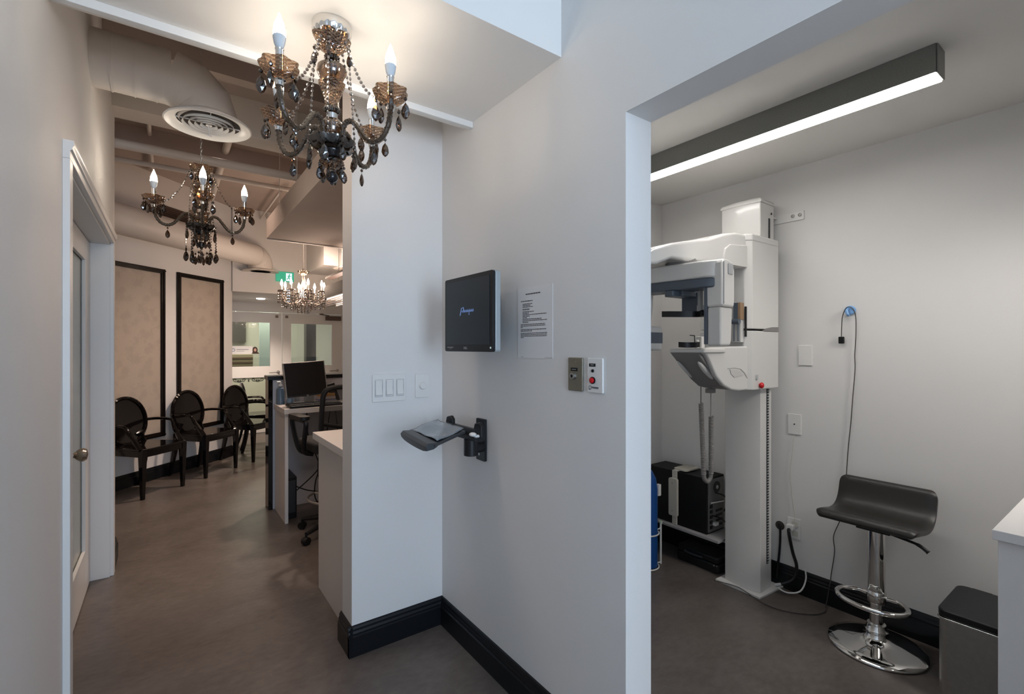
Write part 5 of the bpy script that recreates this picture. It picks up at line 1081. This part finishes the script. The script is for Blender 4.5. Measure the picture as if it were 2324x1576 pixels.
a = MB(); a.cyl((SX-0.030, SY-0.025, 0.12), (SX-0.012, SY-0.015, 0.55), 0.004, n=6); 
MB().lathe([(0.0, 0.212), (0.036, 0.212), (0.038, 0.215), (0.038, 0.262), (0.036, 0.265), (0.0, 0.265)], (SX, SY, 0), 36).build('footrest_collar', M_chrome, t)
pass
a = MB(); c_ = Vector((-0.62, 0.02, 0)).normalized(); sd = Vector((-c_.y, c_.x, 0)); P = []
for k in range(41):
    s_ = R(-148+296*k/40); P.append(Vector((SX, SY, 0.222)) + c_*(0.062+0.098*math.cos(s_)) + sd*(0.134*math.sin(s_)) )
P = [Vector((SX, SY, 0.235)) + c_*(-0.012) + sd*(-0.030)] + P + [Vector((SX, SY, 0.235)) + c_*(-0.012) + sd*(0.030)]; P = [Vector((v.x, v.y, 0.235)) for v in P]
a.tube(P, 0.0105, 12); a.build('footrest_ring', M_chrome, t, smooth=70)
a = MB(); a.box((SX-0.055, SY-0.065, 0.550), (SX+0.055, SY+0.065, 0.572)); a.build('seat_bracket', M_plast, t, bevel=0.003)
a = MB(); a.tube(spline([(SX, SY, 0.552), (SX-0.05, SY-0.10, 0.555), (SX-0.07, SY-0.17, 0.550), (SX-0.075, SY-0.205, 0.530)]), [0.006]*12+[0.008]*6+[0.010], 8); a.build('lift_lever', M_plast, t)
# S-curved seat pad: profile front (-x) to raised back (+x), extruded along y with rounded ends
prof = [(-0.180, 0.600), (-0.165, 0.618), (-0.12, 0.613), (-0.06, 0.603), (0.0, 0.598), (0.045, 0.604), (0.08, 0.625), (0.103, 0.658), (0.116, 0.695), (0.126, 0.728), (0.140, 0.742)]
prof = [(v.x, v.z) for v in spline([(x, 0, z) for x, z in prof], 4)]
m0 = len(prof); a = MB(); NY = 21; HW = 0.192; up_ = []; dn = []
for j in range(NY):
    v_ = -1+2*j/(NY-1); y = HW*v_; edge = max(0, (abs(v_)-0.86)/0.14); th = 0.036*(1-0.55*edge**2); ru = []; rd = []
    for i, (x, z) in enumerate(prof):
        x0_, z0_ = prof[max(i-1, 0)]; x1_, z1_ = prof[min(i+1, len(prof)-1)]; tl = math.hypot(x1_-x0_, z1_-z0_); nx, nz = -(z1_-z0_)/tl, (x1_-x0_)/tl
        w_ = 1.0 - 0.11*edge*max(0, 1-min(i, m0-1-i)/7.0)**2; ee = min(1, min(i, len(prof)-1-i)/4.0); h_ = th*(0.45+0.55*math.sqrt(ee)) if ee < 1 else th
        ru.append(a.v((SX+x+nx*h_*0.5, SY+y*w_, z+nz*h_*0.5))); rd.append(a.v((SX+x-nx*h_*0.5, SY+y*w_, z-nz*h_*0.5)))
    up_.append(ru); dn.append(rd)
m_ = len(prof)
for j in range(NY-1):
    for i in range(m_-1): a.f([up_[j][i], up_[j][i+1], up_[j+1][i+1], up_[j+1][i]]); a.f([dn[j][i], dn[j+1][i], dn[j+1][i+1], dn[j][i+1]])
    a.f([up_[j][0], up_[j+1][0], dn[j+1][0], dn[j][0]]); a.f([up_[j][-1], dn[j][-1], dn[j+1][-1], up_[j+1][-1]])
for j, rev in ((0, 0), (NY-1, 1)):
    for i in range(m_-1): a.f([up_[j][i], dn[j][i], dn[j][i+1], up_[j][i+1]])
a.build('seat_pad', M_leather, t, smooth=80, bevel=0.006, seg=3)

# bin
t = thing('pedal_bin', 'brushed steel bin with flat black lid at the right, in front of the wall', 'bin', (2.635, 0.37, 0))
def skew(w_, h, cx, cy): return rrect(w_, h, 0.035, cx=cx, cy=cy)
a = MB(); a.prism(skew(0.325, 0.36, 2.635, 0.365), 'z', 0.012, 0.330); a.build('bin_body', M_steel, t, bevel=0.003)
a = MB(); a.prism(skew(0.335, 0.37, 2.635, 0.365), 'z', 0.329, 0.337); a.build('rim', M_chrome, t, bevel=0.002)
a = MB(); a.prism(skew(0.330, 0.365, 2.635, 0.365), 'z', 0.337, 0.366); a.build('lid', M_plast, t, bevel=0.006, seg=3)
a = MB(); a.prism(skew(0.31, 0.345, 2.635, 0.365), 'z', 0.0, 0.012); a.build('foot', M_plast, t)
a = MB(); a.cyl((2.80, 0.44, 0.355), (2.80, 0.50, 0.355), 0.010, n=10); a.build('hinge', M_plast, t)
# white cabinet at the right frame edge
t = thing('white_cabinet', 'white cabinet with overhanging worktop at the right edge of the picture', 'cabinet', (2.05, -0.2, 0))
MB().box((1.785, -0.75, 0), (2.33, 0.270, 0.892)).build('cabinet_body', M_lam, t, bevel=0.002)
MB().box((1.765, -0.77, 0.892), (2.35, 0.278, 0.918)).build('worktop', M_lam, t, bevel=0.002)
